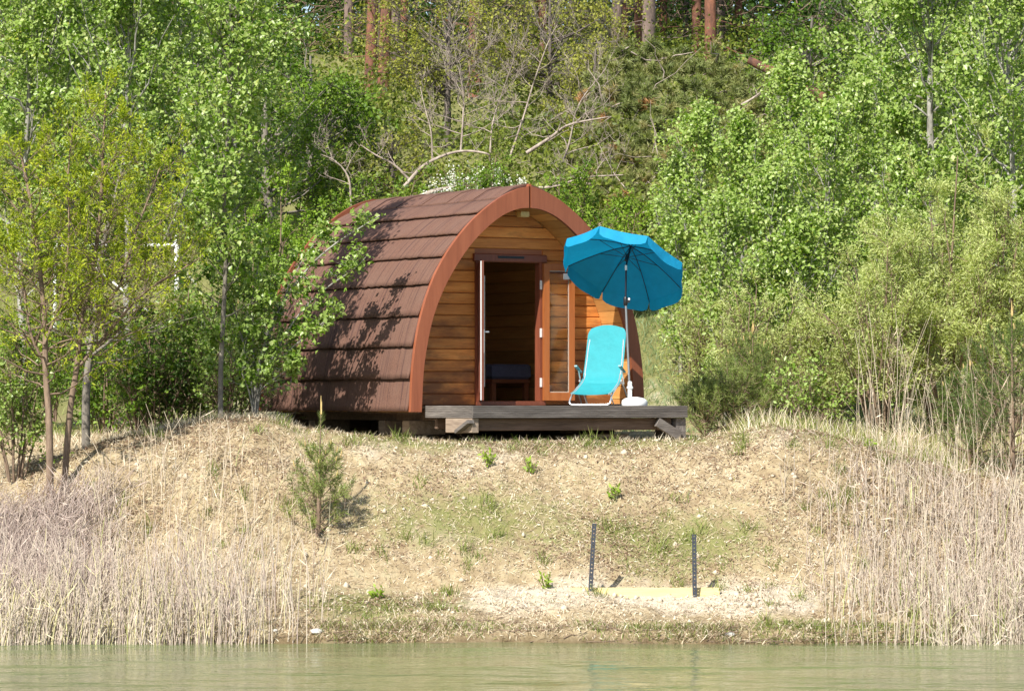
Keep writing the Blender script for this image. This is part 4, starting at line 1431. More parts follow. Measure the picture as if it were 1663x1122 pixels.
# clods and small stones
x, y = scatter(7000, -5, 5.2, 36.1, 40.5, lambda x, y: np.clip(.22 + np.exp(-((y - 37.1) / .5) ** 2) * np.exp(-((x - 1.0) / 2.2) ** 2), 0, 1))
N = len(x); base_o = np.array([[1, 0, 0], [-1, 0, 0], [0, 1, 0], [0, -1, 0], [0, 0, 1], [0, 0, -1]], float)
sc_ = r.uniform(.006, .018, N) * (1 + 1.6 * r.random(N) ** 4)
Vs = base_o[None] * sc_[:, None, None] * r.uniform(.5, 1.4, (N, 6, 3)) + np.stack([x, y, ground(x, y) + sc_ * .2], 1)[:, None]
Fo = np.array([[0, 2, 4], [2, 1, 4], [1, 3, 4], [3, 0, 4], [2, 0, 5], [1, 2, 5], [3, 1, 5], [0, 3, 5]])
CLOD = flat_mat('sandy_clod', (.52, .44, .32), .95, 0, .25, 20)
tag(mesh_np('sand_clods', Vs.reshape(-1, 3), (np.arange(N)[:, None, None] * 6 + Fo[None]).reshape(-1, 3), CLOD), kind='stuff')


# ---- reeds
def reeds(name, mat, x, y, h, leanx, leany, rad=.0045, tint=None, bend=.15, leafn=.8):
    N = len(x)
    z = np.maximum(ground(x, y), -.25) - .02
    K = 5
    u = np.linspace(0, 1, K)
    P = np.zeros((N, K, 3))
    lx = r.normal(leanx, .09, N); ly = r.normal(leany, .09, N)
    bx = r.normal(0, bend, N)
    P[..., 0] = x[:, None] + h[:, None] * (lx[:, None] * u ** 1.6 + bx[:, None] * u ** 3)
    P[..., 1] = y[:, None] + h[:, None] * (ly[:, None] * u ** 1.6)
    P[..., 2] = z[:, None] + h[:, None] * u * np.sqrt(np.clip(1 - (lx ** 2 + ly ** 2) * .5, .3, 1))[:, None]
    rr_ = rad * r.uniform(.6, 1.3, N)[:, None] * np.linspace(1.1, .5, K)[None]
    V_, Q_ = tubes(P, rr_, 3)
    ti = np.clip(r.normal(.5, .22, N) if tint is None else tint, 0, 1)
    at = np.repeat(ti, K * 3)
    # dry blades along the stalk
    M = int(N * leafn)
    j = r.integers(0, N, M); s_ = r.uniform(.12, .95, M)
    f = s_ * (K - 1); i = np.minimum(f.astype(int), K - 2); fr = (f - i)[:, None]
    B = P[j, i] * (1 - fr) + P[j, i + 1] * fr
    az = r.uniform(0, 2 * np.pi, M)
    ax = norm(np.stack([np.cos(az) * .7, np.sin(az) * .7, r.normal(.55, .55, M)], 1))
    ln = r.uniform(.08, .28, M)
    LV, LF = leaf_geo(B, ax, rand_unit(M, r), ln, r.uniform(.006, .013, M), .2)
    return tag(mesh_np(name, np.concatenate([V_, LV]), [Q_, LF + len(V_)], mat, None, {'tint': np.concatenate([at, np.repeat(ti[j], 4)])}), kind='stuff')


# left bed: dense and leaning uphill at far left, thinning towards the sand
x, y = scatter(20000, -9.5, -1.9, 35.1, 38.6, lambda x, y: (y > 35.72 + .75 * fbm(x * 1.1, x * 0 + 4, 3)) * np.clip((-2.2 - x) / 1.6, 0.03, 1) * np.clip(1.05 - (y - 35.6) / (.9 + np.clip((-4.0 - x) * 1.2, 0, 2.2)), 0, 1))
h = r.uniform(.22, .70, len(x)) * np.clip(1.0 + (-3.5 - x) * .10, .75, 1.3)
reeds('left_reed_bed', REED_GREY, x, y, h, .10, .05, .0048, np.where(y < 36.15, r.normal(.72, .2, len(x)), r.normal(.45, .2, len(x))))
x, y = scatter(11000, -9.5, -4.3, 36.6, 38.9, lambda x, y: np.clip((-3.9 - x) / 1.3, 0, 1))
reeds('leaning_reeds', REED_GREY, x, y, r.uniform(.25, .55, len(x)), .30, .12, .004, r.normal(.38, .16, len(x)), .3, 1.6)
x, y = scatter(600, -4.6, -1.7, 36.3, 39.2, lambda x, y: np.clip((-1.5 - x) / 2.4, 0.0, 1))
reeds('thin_reeds_on_bank', REED_WARM, x, y, r.uniform(.35, .85, len(x)), .04, 0, .0042)
# right bed
x, y = scatter(11500, 2.9, 9.5, 35.1, 39.6, lambda x, y: (y > 35.65 + .75 * fbm(x * 1.1, x * 0 + 14, 3)) * np.clip((x - 2.9 - np.clip(37.2 - y, 0, 1) * .5) / 1.9, .02, 1) * np.clip(1.15 - (y - 36) / 5.5, .2, 1) * .75)
h = r.uniform(.18, .52, len(x))
reeds('right_reed_bed', REED_MIX, x, y, h, .02, .05, .0048, np.where(y < 36.2, r.normal(.7, .2, len(x)), r.normal(.5, .22, len(x))), .25, 1.5)
x, y = scatter(260, 4.0, 9.5, 38.6, 41.4)
reeds('tall_right_reeds', REED_WARM, x, y, r.uniform(.8, 1.75, len(x)), .03, 0, .0032, r.normal(.55, .15, len(x)), .12, .6)
x, y = scatter(700, -6.9, 6.9, 35.6, 37.6, lambda x, y: np.clip((np.abs(x) - 3.0) / 2, 0, 1))
blades('green_reed_shoots', GRASS, x, y, r.uniform(.2, .55, len(x)), .12, .012, r.normal(.4, .2, len(x)), .15)
x, y = scatter(1000, -4.8, -1.9, 35.4, 36.9, lambda x, y: np.clip((-1.9 - x) / 1.3, .1, 1) * (y > 35.7 + .6 * fbm(x * 1.1, x * 0 + 4, 3)))
reeds('left_upright_reeds', REED_GREY, x, y, r.uniform(.45, .98, len(x)), .02, .0, .0046, r.normal(.62, .2, len(x)), .07, .4)
x, y = scatter(1500, 3.0, 9.0, 35.5, 39.0, lambda x, y: np.clip((x - 3.0) / 1.6, .08, 1))
reeds('right_upright_reeds', REED_MIX, x, y, r.uniform(.42, .95, len(x)), .02, .0, .0046, r.normal(.66, .18, len(x)), .08, .4)
# reed plumes
j = 46
x, y = scatter(j, 4.2, 7.0, 38.8, 41.2)
zz = ground(x, y) + r.uniform(.9, 1.5, j)
pos = np.repeat(np.stack([x, y, zz], 1), 40, 0) + r.normal(0, 1, (j * 40, 3)) * np.array([.018, .018, .05])
stuff_leaves('reed_plumes', STRAW, pos, r.uniform(.02, .05, j * 40), r.uniform(.003, .006, j * 40), r.normal(.5, .15, j * 40), .0, .3)

# ------------------------------------------------------------------ trees, left side
LF_ = 'poplars left of the pod'
poplar(40, 49, -120, 1.5, 'pale trunked poplar tree at the far left edge', LF_, low=.22)
poplar(118, 51, -140, 1.5, 'tall poplar tree standing behind the yellow green saplings', LF_, low=.22)
poplar(208, 48, -130, 1.35, 'poplar tree with white speckled trunk in front of the football goal', LF_, low=.34)
poplar(300, 52, -120, 1.5, 'leafy poplar tree above the right post of the football goal', LF_, low=.40)
poplar(385, 55, -60, 1.3, 'poplar tree beside the round green maples left of the pod', LF_, low=.2, dens=.9)
poplar(358, 41.0, -150, .80, 'nearest poplar, rising beside the rear of the shingle roof', LF_, low=.20, dens=.9, r0=.032, lean=.2, bark=BARK_GREY)


def sapling(stems, label, group='feathery saplings on the left bank', dens=1.0, bark=BARK_BROWN):
    """stems: list of (base px, base Y, [(px, py) ...]) polylines given where the photograph shows them"""
    bx0, Y0 = stems[0][0], stems[0][1]
    x0 = X_at(bx0, Y0)
    p = Plant('feathery_sapling', label, 'tree', x0, Y0, group, nseed())
    zb_ = p.o.location.z
    for bx1, Y1, pts, rad in stems:
        xx = X_at(bx1, Y1)
        pl = [(xx - x0, Y1 - Y0, (G(xx, Y1) - .05 - zb_) if rad > .022 else Z_at(pts[0][1], Y1) - zb_)]
        if rad <= .022: pl = []
        for i, (qx, qy) in enumerate(pts):
            pl.append((X_at(qx, Y1) - x0, Y1 - Y0 + p.r.normal(0, .05), Z_at(qy, Y1) - zb_))
        C = catmull3(pl, 5)
        rr_ = rad * np.linspace(1, .28, len(C))
        p.wood(C[None], rr_[None], 7)
        hh_ = arclen(C)[-1]
        PP, Ln, _ = p.limbs(C, rad * .6, int(10 + hh_ * 8), .30 if rad > .022 else .1, .98, lambda t: .85 * (1.25 - t) + .12, (14, 42), .2, sides=4)
        Q, ln = p.twigs(PP, Ln, 6, .45, .7, .12, rad=.003, floor=.08)
        # pinnate sprays: leaflets in two ranks along each twig
        p.leaf_on(Q, int(19 * dens), .052, .34, .022, .05, .8, (.5, .2), 0, t0=.25)
    return p.done(bark, LEAF_LOCUST)


def catmull3(pts, n=6):
    p = [np.array(q, float) for q in pts]
    p = [2 * p[0] - p[1]] + p + [2 * p[-1] - p[-2]]
    out = []
    for i in range(1, len(p) - 2):
        for k in range(n):
            t = k / n
            out.append(.5 * ((2 * p[i]) + (-p[i - 1] + p[i + 1]) * t + (2 * p[i - 1] - 5 * p[i] + 4 * p[i + 1] - p[i + 2]) * t * t + (-p[i - 1] + 3 * p[i] - 3 * p[i + 1] + p[i + 2]) * t ** 3))
    out.append(p[-2])
    return np.array(out)


sapling([(82, 39.0, [(80, 690), (74, 600), (72, 520), (62, 420), (48, 320), (30, 240)], .045),
         (74, 39.0, [(74, 596), (50, 540), (35, 460), (5, 400)], .020),
         (72, 39.0, [(72, 560), (100, 480), (112, 380), (110, 280), (118, 200)], .020)],
        'thick forked sapling with yellow green feathery leaves at left')
sapling([(104, 39.3, [(114, 670), (124, 600), (134, 520), (150, 430), (163, 330), (168, 230), (170, 150)], .040),
         (124, 39.3, [(124, 600), (175, 540), (230, 480), (290, 440), (330, 415)], .020),
         (134, 39.3, [(134, 530), (190, 470), (220, 380), (250, 300), (270, 240)], .020)],
        'bright barked leaning sapling with long side branches beside the thick forked one')
sapling([(140, 41.2, [(142, 620), (155, 520), (162, 420), (185, 330), (200, 250)], .055),
         (148, 41.2, [(148, 580), (210, 520), (270, 380), (310, 290)], .020)],
        'dark stemmed sapling half hidden behind the two sunlit saplings', bark=BARK_GREY, dens=.8)
bush(25, 39.6, 545, .55, 'small leafy poplar bush at the left edge above the reeds', 'poplar bushes', LEAF_POPLAR, .05, .75, 1.2, name='poplar_bush', hi=.10, tint=(.5, .16))
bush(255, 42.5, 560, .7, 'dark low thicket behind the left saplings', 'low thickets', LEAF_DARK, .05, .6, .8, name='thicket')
bush(360, 45.5, 430, .9, 'dark green bush between the goal and the leaning poplar', 'low thickets', LEAF_MAPLE, .055, .7, .8, name='thicket', tint=(.3, .15))
bush(215, 52, 515, .8, 'thicket below the poplar with the speckled trunk', 'low thickets', LEAF_MAPLE, .055, .7, .9, name='thicket', tint=(.4, .18), t0=.02)
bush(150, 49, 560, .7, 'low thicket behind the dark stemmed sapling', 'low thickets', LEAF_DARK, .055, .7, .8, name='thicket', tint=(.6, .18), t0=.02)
bush(80, 46, 480, .9, 'shaded thicket below the poplars at the far left', 'low thickets', LEAF_MAPLE, .055, .7, .9, name='thicket', tint=(.3, .15))
bush(325, 50, 505, .5, 'small thicket beside the right goal post', 'low thickets', LEAF_MAPLE, .05, .7, .6, name='thicket', tint=(.45, .15))

for px_, tp_, w_, lab in ((60, 400, 1.5, 'dark thicket behind the left goal post'), (170, 430, 1.3, 'thicket closing the view through the football goal'), (250, 415, 1.2, 'thicket behind the right half of the football goal'), (345, 360, 1.3, 'thicket right of the football goal')):
    bush(px_, 62, tp_, w_, lab, 'thickets behind the football goal', LEAF_MAPLE, .075, .7, 1.0, name='thicket', tint=(.38, .18), t0=.02)

for px_, Y_, tp_, w_, lm_, ti_, lab in ((232, 42.6, 520, .75, LEAF_MAPLE, .42, 'low leafy bush between the saplings and the leaning poplar'), (300, 43.2, 470, .75, LEAF_POPLAR, .35, 'dense low poplar bush left of the leaning poplar'),
                        (372, 42.2, 520, .55, LEAF_POPLAR, .40, 'low poplar bush at the foot of the leaning poplar'), (170, 44.5, 500, .8, LEAF_MAPLE, .4, 'mid height bush behind the dark stemmed sapling')):
    bush(px_, Y_, tp_, w_, lab, 'low bushes left of the pod', lm_, .055, .72, 1.0, name='low_bush', tint=(ti_, .18), t0=.02, hi=.05)

# leaning poplar in front of the roof
def leaning_poplar():
    Y0 = 41.35; x0 = X_at(415, Y0)
    p = Plant('leaning_poplar', 'young poplar leaning over the left side of the shingle roof', 'tree', x0, Y0, None, nseed())
    z0_ = p.o.location.z
    for pts, rad, yy in (([(420, 600), (445, 520), (490, 450), (535, 405), (585, 372), (618, 352)], .022, -.25), ([(412, 590), (410, 500), (418, 430), (425, 380)], .018, .1),
                     ([(405, 600), (385, 520), (365, 450), (345, 410)], .016, .0), ([(425, 620), (470, 570), (520, 530), (555, 500)], .016, -.3), ([(420, 610), (455, 500), (500, 410), (545, 368)], .018, -.1),
                     ([(430, 610), (480, 520), (530, 470), (575, 440), (600, 415)], .016, -.35), ([(400, 620), (370, 570), (340, 540)], .012, -.2), ([(420, 640), (455, 610), (490, 590)], .012, -.3)):
        pl = [(0, 0, 0)] + [(X_at(a, Y0) - x0, yy * (i + 1) / len(pts), Z_at(b, Y0) - z0_) for i, (a, b) in enumerate(pts)]
        C = catmull3(pl, 4)
        p.wood(C[None], (rad * np.linspace(1, .25, len(C)))[None], 6)
        PP, Ln, _ = p.limbs(C, rad * .5, 13, .3, .99, lambda t: .42 * (1.3 - t), (15, 35), .1, sides=4)
        Q, ln = p.twigs(PP, Ln, 4, .5, .7, .1, rad=.003, floor=.06)
        p.leaf_on(Q, 13, .062, .78, .035, .4, .3, (.5, .15), .09)
        p.leaf_on(C[-8:][None], 40, .062, .78, .05, .4, .3, (.5, .15), .09)
    return p.done(BARK_POPLAR, LEAF_POPLAR)


leaning_poplar()
small_pine(X_at(408, 43.6), 43.6, 2.35, 'young pine with pale tip behind the leaning poplar', per=24, spread=.3)

# ------------------------------------------------------------------ trees behind the pod
MG = 'round green trees on the slope'
broad(440, 58, 95, 1.35, 'rounded bright green maple just left above the pod roof', MG, LEAF_MAPLE, .06, 1.3, low=.0, name='maple_tree', tint=(.62, .18))
broad(505, 60, 60, 1.2, 'darker green maple right of the rounded bright one', MG, LEAF_MAPLE, .075, 1.3, low=.0, name='maple_tree', tint=(.36, .14))
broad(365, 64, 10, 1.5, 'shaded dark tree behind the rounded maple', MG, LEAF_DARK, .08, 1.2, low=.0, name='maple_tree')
broad(560, 66, 165, 1.0, 'small maple beneath the dark pine trunks', MG, LEAF_MAPLE, .07, 1.1, low=.0, name='maple_tree', tint=(.4, .16))
bush(430, 49, 322, 1.0, 'fresh bright green hedge shrub left of the pod roof', 'shrubs behind the pod', LEAF_BRIGHT, .05, .6, 1.4, name='hedge_shrub')
bush(520, 50.5, 345, .7, 'small bright shrub peeping over the rear end of the roof', 'shrubs behind the pod', LEAF_BRIGHT, .05, .6, 1.2, name='hedge_shrub')
bush(640, 52, 290, .9, 'dull green shrub behind the roof ridge', 'shrubs behind the pod', LEAF_MAPLE, .055, .6, 1.1, name='hedge_shrub', tint=(.6, .2))
bush(930, 52.5, 285, 1.0, 'green shrub behind the right shoulder of the arch', 'shrubs behind the pod', LEAF_MAPLE, .055, .6, 1.2, name='hedge_shrub', tint=(.6, .2))
bush(1010, 50.5, 350, .8, 'low green shrub above the parasol', 'shrubs behind the pod', LEAF_BRIGHT, .05, .6, 1.0, name='hedge_shrub', tint=(.55, .2))
bush(780, 56, 250, 1.2, 'yellow green shrub behind the arching dead branch', 'shrubs behind the pod', LEAF_OLIVE, .06, .6, 1.0, name='hedge_shrub', tint=(.6, .2))
# flowering shrub
fo = bush(780, 50, 264, 1.05, 'shrub covered in white blossom just behind the roof ridge', None, LEAF_MAPLE, .045, .6, .9, name='flowering_shrub')
hF = Z_at(266, 50) - fo.location.z
nb_ = 640
th = r.uniform(0, 2 * np.pi, nb_); rd = np.sqrt(r.random(nb_))
cc = np.stack([np.cos(th) * rd * 1.1, np.sin(th) * rd * .7 - .2, hF * (1.0 - .30 * rd ** 2) * r.uniform(.66, 1.03, nb_)], 1)
pos = np.repeat(cc, 6, 0) + r.normal(0, .03, (nb_ * 6, 3))
V_, F_ = leaf_geo(pos, rand_unit(len(pos), r), norm(rand_unit(len(pos), r) + np.array([0, -.5, .6])), r.uniform(.02, .035, len(pos)), r.uniform(.018, .03, len(pos)), .2)
mesh_np('blossom', V_, F_, BLOSSOM, fo, {'tint': np.repeat(r.random(len(pos)), 4)})

OG = 'budding oaks on the slope'
broad(725, 67, -60, 1.8, 'sparse yellow green oak left of the red forked pine', OG, LEAF_OAK, .06, 0.71, BARK_DARK, low=.28, name='budding_oak', clumps=60, wk=.5, r0=.08)
broad(890, 69, -50, 2.0, 'sparse yellow green oak between the forked pine and the pine row', OG, LEAF_OAK, .06, 0.71, BARK_DARK, low=.25, name='budding_oak', clumps=60, wk=.5, r0=.08)
broad(640, 60, 205, .8, 'low yellow green oak over the left part of the roof', OG, LEAF_OAK, .055, 0.94, BARK_DARK, low=.1, name='budding_oak', clumps=40, wk=.5, r0=.08)
broad(950, 66, 60, .8, 'pale yellow oak tip left of the fallen pine', OG, LEAF_OAK, .055, 0.85, BARK_DARK, low=.1, name='budding_oak', clumps=40, wk=.5, r0=.08)
broad(1310, 70, 8, 1.35, 'dense dark green tree right of the fallen pine log', MG, LEAF_MAPLE, .08, 1.4, low=.0, name='maple_tree', tint=(.35, .14))
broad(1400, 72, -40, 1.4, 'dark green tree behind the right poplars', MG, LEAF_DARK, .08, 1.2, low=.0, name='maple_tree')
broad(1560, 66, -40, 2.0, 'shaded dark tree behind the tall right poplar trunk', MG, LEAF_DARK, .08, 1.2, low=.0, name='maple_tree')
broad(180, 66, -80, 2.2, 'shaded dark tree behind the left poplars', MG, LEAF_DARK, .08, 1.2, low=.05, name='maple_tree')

# tall pines
for px_, Y_, r0_, lean_, bk_, lab in (
        (598, 74, .17, .5, BARK_PINE, 'leaning red pine leftmost of the trunks above the roof'),
        (622, 73, .17, .1, BARK_PINE, 'red barked pine second from left, beside the leaning one'),
        (642, 78, .16, -.1, BARK_PINE_GREY, 'dark pine trunk close behind the second red one'),
        (566, 80, .15, .2, BARK_PINE_GREY, 'dark pine trunk furthest left above the maples'),
        (768, 73, .20, .3, BARK_PINE, 'broad forked red pine above the middle of the roof'),
        (783, 74, .14, -.6, BARK_PINE, 'thin red pine stem crossing the broad forked one'),
        (881, 80, .14, 0, BARK_PINE, 'single slim red pine between the two groups of trunks'),
        (1000, 77, .16, -.1, BARK_PINE_GREY, 'pale pine trunk at the left end of the right row'),
        (1018, 81, .13, 0, BARK_PINE, 'thin red pine just right of the pale trunk'),
        (1036, 78, .14, .1, BARK_PINE, 'brown pine third in the right row'),
        (1056, 76, .20, -.1, BARK_PINE_GREY, 'thick grey pine in the middle of the right row'),
        (1132, 80, .15, .1, BARK_PINE, 'red pine left of the sunlit flared one'),
        (1153, 77, .18, 0, BARK_PINE, 'sunlit red pine with flared foot above the fallen crown'),
        (1200, 82, .12, 0, BARK_PINE, 'slim shaded pine right of the flared one'),
        (1340, 80, .17, 0, BARK_PINE_GREY, 'dark pine trunk above the dense right tree'),
        (609, 77, .14, .6, BARK_PINE_GREY, 'dark leaning pine stem between the two red ones at left'),
        (655, 81, .12, .3, BARK_PINE, 'slender reddish pine right of the left trunk group'),
        (1078, 83, .13, -.2, BARK_PINE, 'slender brown pine right of the thick grey trunk'),
        (1112, 84, .12, .3, BARK_PINE_GREY, 'slender dark pine left of the red pair above the fallen crown'),
        (1172, 82, .13, .2, BARK_PINE_GREY, 'dark pine close behind the sunlit flared one'),
        (1356, 83, .14, 0, BARK_PINE_GREY, 'thin dark pine at the right end of the crest row')):
    pine_tall(px_, Y_, r0_ * .78, lab, 15, lean_, bk_)


# fallen pine: crown lying down the slope, trunk running up to the right
def fallen_pine(px, Y, py, wx, wz, label, n, group, log=None, lm=NEEDLE_OLD, tint=(.5, .2)):
    x0 = X_at(px, Y)
    p = Plant('fallen_pine', label, 'fallen tree', x0, Y, group, nseed())
    q = p.r
    zc = Z_at(py, Y) - p.o.location.z
    nb = n // 8
    th = q.uniform(0, 2 * np.pi, nb); rd = np.sqrt(q.random(nb))
    C = np.stack([np.cos(th) * rd * wx, np.sin(th) * rd * 1.6 + .5, np.zeros(nb)], 1)
    C[:, 2] = zc + wz * (np.sin(th) * rd * .92) + q.normal(0, .10, nb) + .3 * fbm(C[:, 0] * 1.2 + px, C[:, 2] + C[:, 1] * 1.2, 2)
    bd_ = norm(rand_unit(nb, q) * .6 + np.array([-.1, -.55, .45]))
    bl = q.uniform(.22, .55, nb)
    u = np.linspace(0, 1, 4)
    BQ = (C - bd_ * bl[:, None] * .6)[:, None] + bd_[:, None] * (bl[:, None] * u)[..., None]
    p.wood(BQ, np.full((nb, 4), .012) * np.linspace(1, .5, 4), 4)
    st = np.repeat(BQ, 9, 0)
    tt = q.uniform(.35, 1, len(st))
    B0 = st[:, 0] * (1 - tt[:, None]) + st[:, 3] * tt[:, None]
    D = norm(np.repeat(bd_, 9, 0) * .7 + rand_unit(len(st), q) * .8 + np.array([0, 0, .4]))
    ln = q.uniform(.10, .20, len(st))
    Q = B0[:, None] + D[:, None] * (ln[:, None] * u)[..., None]
    p.wood(Q, np.full((len(Q), 4), .006), 3)
    bt_ = np.repeat(np.clip(q.normal(tint[0], tint[1], nb), 0, 1), 9)
    dead = np.repeat(q.random(nb) < .025, 9)
    bt_ = np.where(dead, .97, np.minimum(bt_, .86))
    for lo_, hi_, tv in ((0, .35, .25), (.35, .55, .45), (.55, .75, .65), (.75, .9, .82), (.9, 1.1, .97)):
        k_ = (bt_ >= lo_) & (bt_ < hi_)
        if k_.any(): p.needles(Q[k_], 40, .13, .016, .7, (tv, .05), t0=.1)
    n = nb
    m = 34
    S = C[q.integers(0, n, m)]; E = S + norm(rand_unit(m, q) * np.array([1, .4, .5])) * q.uniform(.5, 1.5, m)[:, None]
    S[:, 1] -= .15; E[:, 1] -= .15
    u2 = np.linspace(0, 1, 5)[None, :, None]
    LP = S[:, None] * (1 - u2) + E[:, None] * u2 + q.normal(0, .05, (m, 5, 3))
    p.wood(LP, q.uniform(.008, .022, m)[:, None] * np.linspace(1, .3, 5)[None], 5)
    o = p.done(BARK_DEAD, lm, 'branches', 'crown')
    if log:
        pts = [(X_at(a, Y) - x0, yy, Z_at(b, Y) - p.o.location.z) for a, b, yy in log]
        MB().tube(catmull3(pts, 6), np.linspace(.10, .07, (len(pts) - 1) * 6 + 1), 10).build('trunk', BARK_PINE, o, smooth=True)
    return o


fallen_pine(1110, 63, 195, 1.85, 1.5, 'fallen pine with dull green crown and red log above the parasol', 2300, 'fallen pines', [(1330, 166, -.9), (1275, 138, -1.0), (1240, 121, -1.05), (1210, 106, -1.0)])
fallen_pine(1025, 58, 305, 1.25, .65, 'lower fallen pine top with brown needles behind the parasol', 900, 'fallen pines', None, NEEDLE_OLD, (.62, .22))


def dead_branch(pts, rad, Y, label, n=10, length=.5, name='dead_branch', tw=5, yo=0.0, up=.25, elev=(5, 70)):
    x0 = X_at(pts[0][0], Y); z0_ = Z_at(pts[0][1], Y)
    p = Plant(name, label, 'branch', x0, Y, 'dead branches behind the pod', nseed(), z0_)
    C = catmull3([(X_at(a, Y) - x0, yo * i + p.r.normal(0, .05), Z_at(b, Y) - z0_) for i, (a, b) in enumerate(pts)], 6)
    p.wood(C[None], (rad * np.linspace(1, .3, len(C)))[None], 7)
    if n:
        PP, Ln, _ = p.limbs(C, rad * .6, n, .15, .98, lambda t: length, elev, .2, sides=4)
        if tw:
            Q, ln = p.twigs(PP, Ln, tw, .5, .8, .3, rad=.004)
            p.twigs(Q, ln, 4, .6, .9, .2, rad=.0026)
    return p.done(BARK_DEAD, None, 'limb')


dead_branch([(655, 305), (690, 268), (742, 246), (790, 250), (796, 262)], .033, 54, 'pale arching dead branch rising from behind the roof ridge', 5, .35, tw=3)
dead_branch([(748, 248), (752, 190), (752, 150), (745, 110)], .019, 54.3, 'upright grey dead stem standing on the arching branch', 16, .9, tw=8)
dead_branch([(702, 258), (700, 215), (690, 175), (682, 140)], .016, 54.3, 'thin dead stem left of the upright grey one', 9, .5)
dead_branch([(828, 255), (850, 190), (868, 130), (890, 70), (905, 40)], .020, 58, 'tall thin dead stem leaning right behind the arch', 14, .8)
dead_branch([(855, 248), (895, 222), (925, 202), (990, 190)], .034, 57, 'dark broken dead limb pointing right behind the arch', 8, .7)
dead_branch([(868, 306), (905, 302), (950, 288), (1012, 284)], .026, 53, 'forked dead branch lying low beside the arch peak', 9, .55)
dead_branch([(570, 340), (566, 290), (545, 262), (520, 250)], .020, 53, 'curved dead branch above the rear end of the roof', 8, .45)
dead_branch([(665, 292), (640, 268), (610, 252), (585, 235)], .024, 55, 'slender dead branch reaching left from the roof ridge', 6, .4)
dead_branch([(680, 322), (705, 310), (740, 302)], .05, 51, 'short thick dead log poking over the roof ridge', 2, .2, name='dead_log', tw=0)
dead_branch([(1205, 170), (1222, 160), (1243, 145)], .03, 61, 'pale broken branch below the red fallen log', 3, .3, tw=2)
dead_branch([(795, 262), (800, 200), (815, 150), (835, 95)], .017, 58, 'grey dead stem between the arching branch and the leaning one', 14, .8, tw=8)
dead_branch([(905, 290), (925, 230), (940, 170), (985, 110)], .022, 59, 'wispy dead stem left of the fallen pine', 14, .9, tw=7)

# ------------------------------------------------------------------ trees, right side
RG = 'poplars right of the pod'
poplar(1512, 51, -150, 1.7, 'tall poplar with pale straight trunk at upper right', RG, r0=.08, low=.15, leaf=.07)
poplar(1640, 48.5, -120, 1.5, 'large leaved poplar at the right edge', RG, low=.15, leaf=.07)
poplar(1425, 55, -90, 1.3, 'poplar left of the tall pale trunk', RG, low=.15, leaf=.07)
poplar(1590, 56, -60, 1.5, 'poplar between the tall pale trunk and the right edge', RG, low=.1)
YG = 'young poplars right of the pod'
yp = dict(group=YG, name='young_poplar', leaf=.055, low=.05, elev=(50, 74), r0=.03, hi=.2, tint=(.68, .14), lm=LEAF_POPLAR)
poplar(1288, 48, 92, .75, 'tallest narrow young poplar with pale leafy tip', **yp)
poplar(1205, 47, 205, .8, 'young poplar left of the tallest narrow one', **yp)
poplar(1140, 48, 175, .65, 'slim young poplar nearest the fallen pine', **yp)
poplar(1345, 46.5, 190, .9, 'bushy young poplar right of the tallest narrow one', **yp)
poplar(1250, 45.8, 300, .9, 'low bushy young poplar above the small pines', **yp)
poplar(1105, 48.5, 260, .5, 'small young poplar just above the parasol edge', **yp)
poplar(1395, 49, 150, .8, 'young poplar leaning on the tall poplar group', **yp)
poplar(1180, 45.6, 330, .6, 'short young poplar behind the slim young pine', **yp)
poplar(1300, 45.4, 370, .7, 'short young poplar rising behind the sand mound', **yp)
poplar(1475, 46, 250, .8, 'young poplar between the two largest willow shrubs', **yp)
poplar(1085, 51, 330, .45, 'small bushy poplar behind the right half of the parasol', **yp)
WG = 'willow shrubs right of the pod'
wl = dict(group=WG, lm=LEAF_WILLOW, leaf=.055, asp=.24, name='willow_shrub', stems=16, along=.9, hi=.12, tint=(.54, .17), dens=1.25)
bush(1540, 44.3, 285, 1.25, 'largest pale green willow shrub behind the right reeds', **wl)
bush(1430, 43.6, 400, .9, 'rounded willow shrub left of the largest one', **wl)
bush(1640, 43.8, 330, 1.1, 'willow shrub cut by the right edge', **wl)
bush(1225, 44.8, 470, .7, 'upright willow shrub between deck and sand mound', **wl)
bush(1150, 46.6, 455, .5, 'thin willow shrub right of the parasol', **wl)
bush(1335, 44.6, 500, .6, 'low willow shrub behind the sand mound', **wl)
bush(1310, 43.0, 600, .6, 'low leafy bush on top of the sand mound', 'poplar bushes', LEAF_POPLAR, .05, .7, .8, name='poplar_bush', hi=.1, tint=(.6, .15))
small_pine(X_at(1645, 40.4), 40.4, 1.95, 'young pine with orange tips at the right edge', per=44, spread=.45, tint=(.42, .15))
small_pine(X_at(1575, 41.6), 41.6, 1.2, 'young pine half hidden by reeds below the willows', per=40, spread=.5)
small_pine(X_at(1190, 43.2), 43.2, .85, 'low spreading young pine right of the deck', per=34, spread=.7, tint=(.8, .15), candles=False)
small_pine(X_at(1145, 42.9), 42.9, .6, 'smallest young pine close to the deck corner', per=30, spread=.8, tint=(.85, .12), candles=False)
small_pine(X_at(1225, 44), 44, 1.3, 'slim young pine in front of the upright willow', per=26, spread=.45, tint=(.72, .15))
# pine sapling on the bank
small_pine(X_at(516, 38.35), 38.35, 1.36, 'pine sapling with tall pale tip standing on the left bank slope', None, spread=.25, whorls=5, per=24, nl=.085, nw=.006, leader=.20, tint=(.85, .18), tmax=.60, elev=(20, 45), curve=.22)


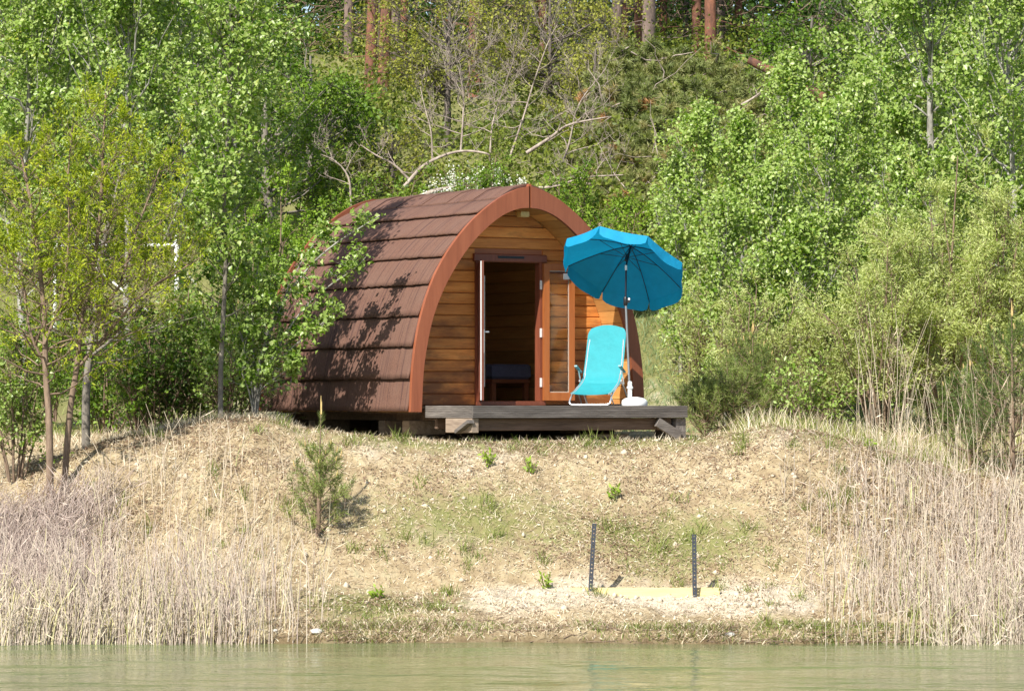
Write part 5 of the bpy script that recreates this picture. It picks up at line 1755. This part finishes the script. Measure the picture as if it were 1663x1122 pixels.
# seedlings on the slope
def seedling(px, py, Y, h, label, tint=(.75, .12)):
    x = X_at(px, Y)
    p = Plant('leafy_seedling', label, 'seedling', x, Y, 'leafy seedlings on the bank', nseed())
    PP = np.zeros((6, 5, 3)); u = np.linspace(0, 1, 5)
    th = np.arange(6) * 1.05 + p.r.uniform(-.3, .3, 6)
    for i in range(6):
        PP[i, :, 0] = np.cos(th[i]) * h * .38 * u; PP[i, :, 1] = np.sin(th[i]) * h * .38 * u; PP[i, :, 2] = h * p.r.uniform(.6, 1.05) * u
    p.wood(PP, np.full((6, 5), .0035), 4)
    p.leaf_on(PP, 9, .06, .45, .012, .0, .6, tint, 0, t0=.25)
    return p.done(BARK_BROWN, LEAF_BRIGHT, 'stems', 'leaves')


def y_at_pixel(px, py):
    """distance at which the bank meets the line of sight through a photograph pixel"""
    for Y in np.arange(36, 41.5, .02):
        if ground(np.array([X_at(px, Y)]), np.array([Y]))[0] >= Z_at(py, Y): return float(Y)
    return 40.0


for px_, py_, h_, lab in ((793, 757, .17, 'yellow green seedling highest on the bank below the deck corner'), (862, 770, .19, 'yellow green seedling right of the highest one'),
                     (996, 812, .17, 'dull green seedling in the middle of the slope'), (884, 955, .17, 'thin seedling in the sand left of the steel posts'),
                     (613, 972, .15, 'bright green seedling low on the left of the bank'), (1410, 720, .15, 'seedling beside the right reeds')):
    seedling(px_, py_, y_at_pixel(px_, py_), h_, lab)


def stone(px, py, sx, sz, label):
    Y = 36.05
    bm_v = []; n = 10
    b = MB()
    prof_ = [(.3, -.5), (.9, -.25), (1.0, .1), (.75, .42), (.3, .6)]
    b.lathe(prof_, (0, 0, 0), n)
    b.v = [(v[0] * sx * random.uniform(.85, 1.15), v[1] * sx * .7 * random.uniform(.85, 1.15), v[2] * sz * random.uniform(.85, 1.1)) for v in b.v]
    o = b.build('stone', STONE)
    o.location = (X_at(px, Y), Y, max(G(X_at(px, Y), Y), .0) + sz * .25)
    tag(o, label, 'stone', 'pale stones at the waterline')


stone(515, 1026, .075, .05, 'flat pale stone at the waterline where the left reeds end')
stone(447, 1016, .03, .03, 'small pale stone among the last left reeds')
stone(1185, 1005, .06, .04, 'pale clod lying below the upright steel post')
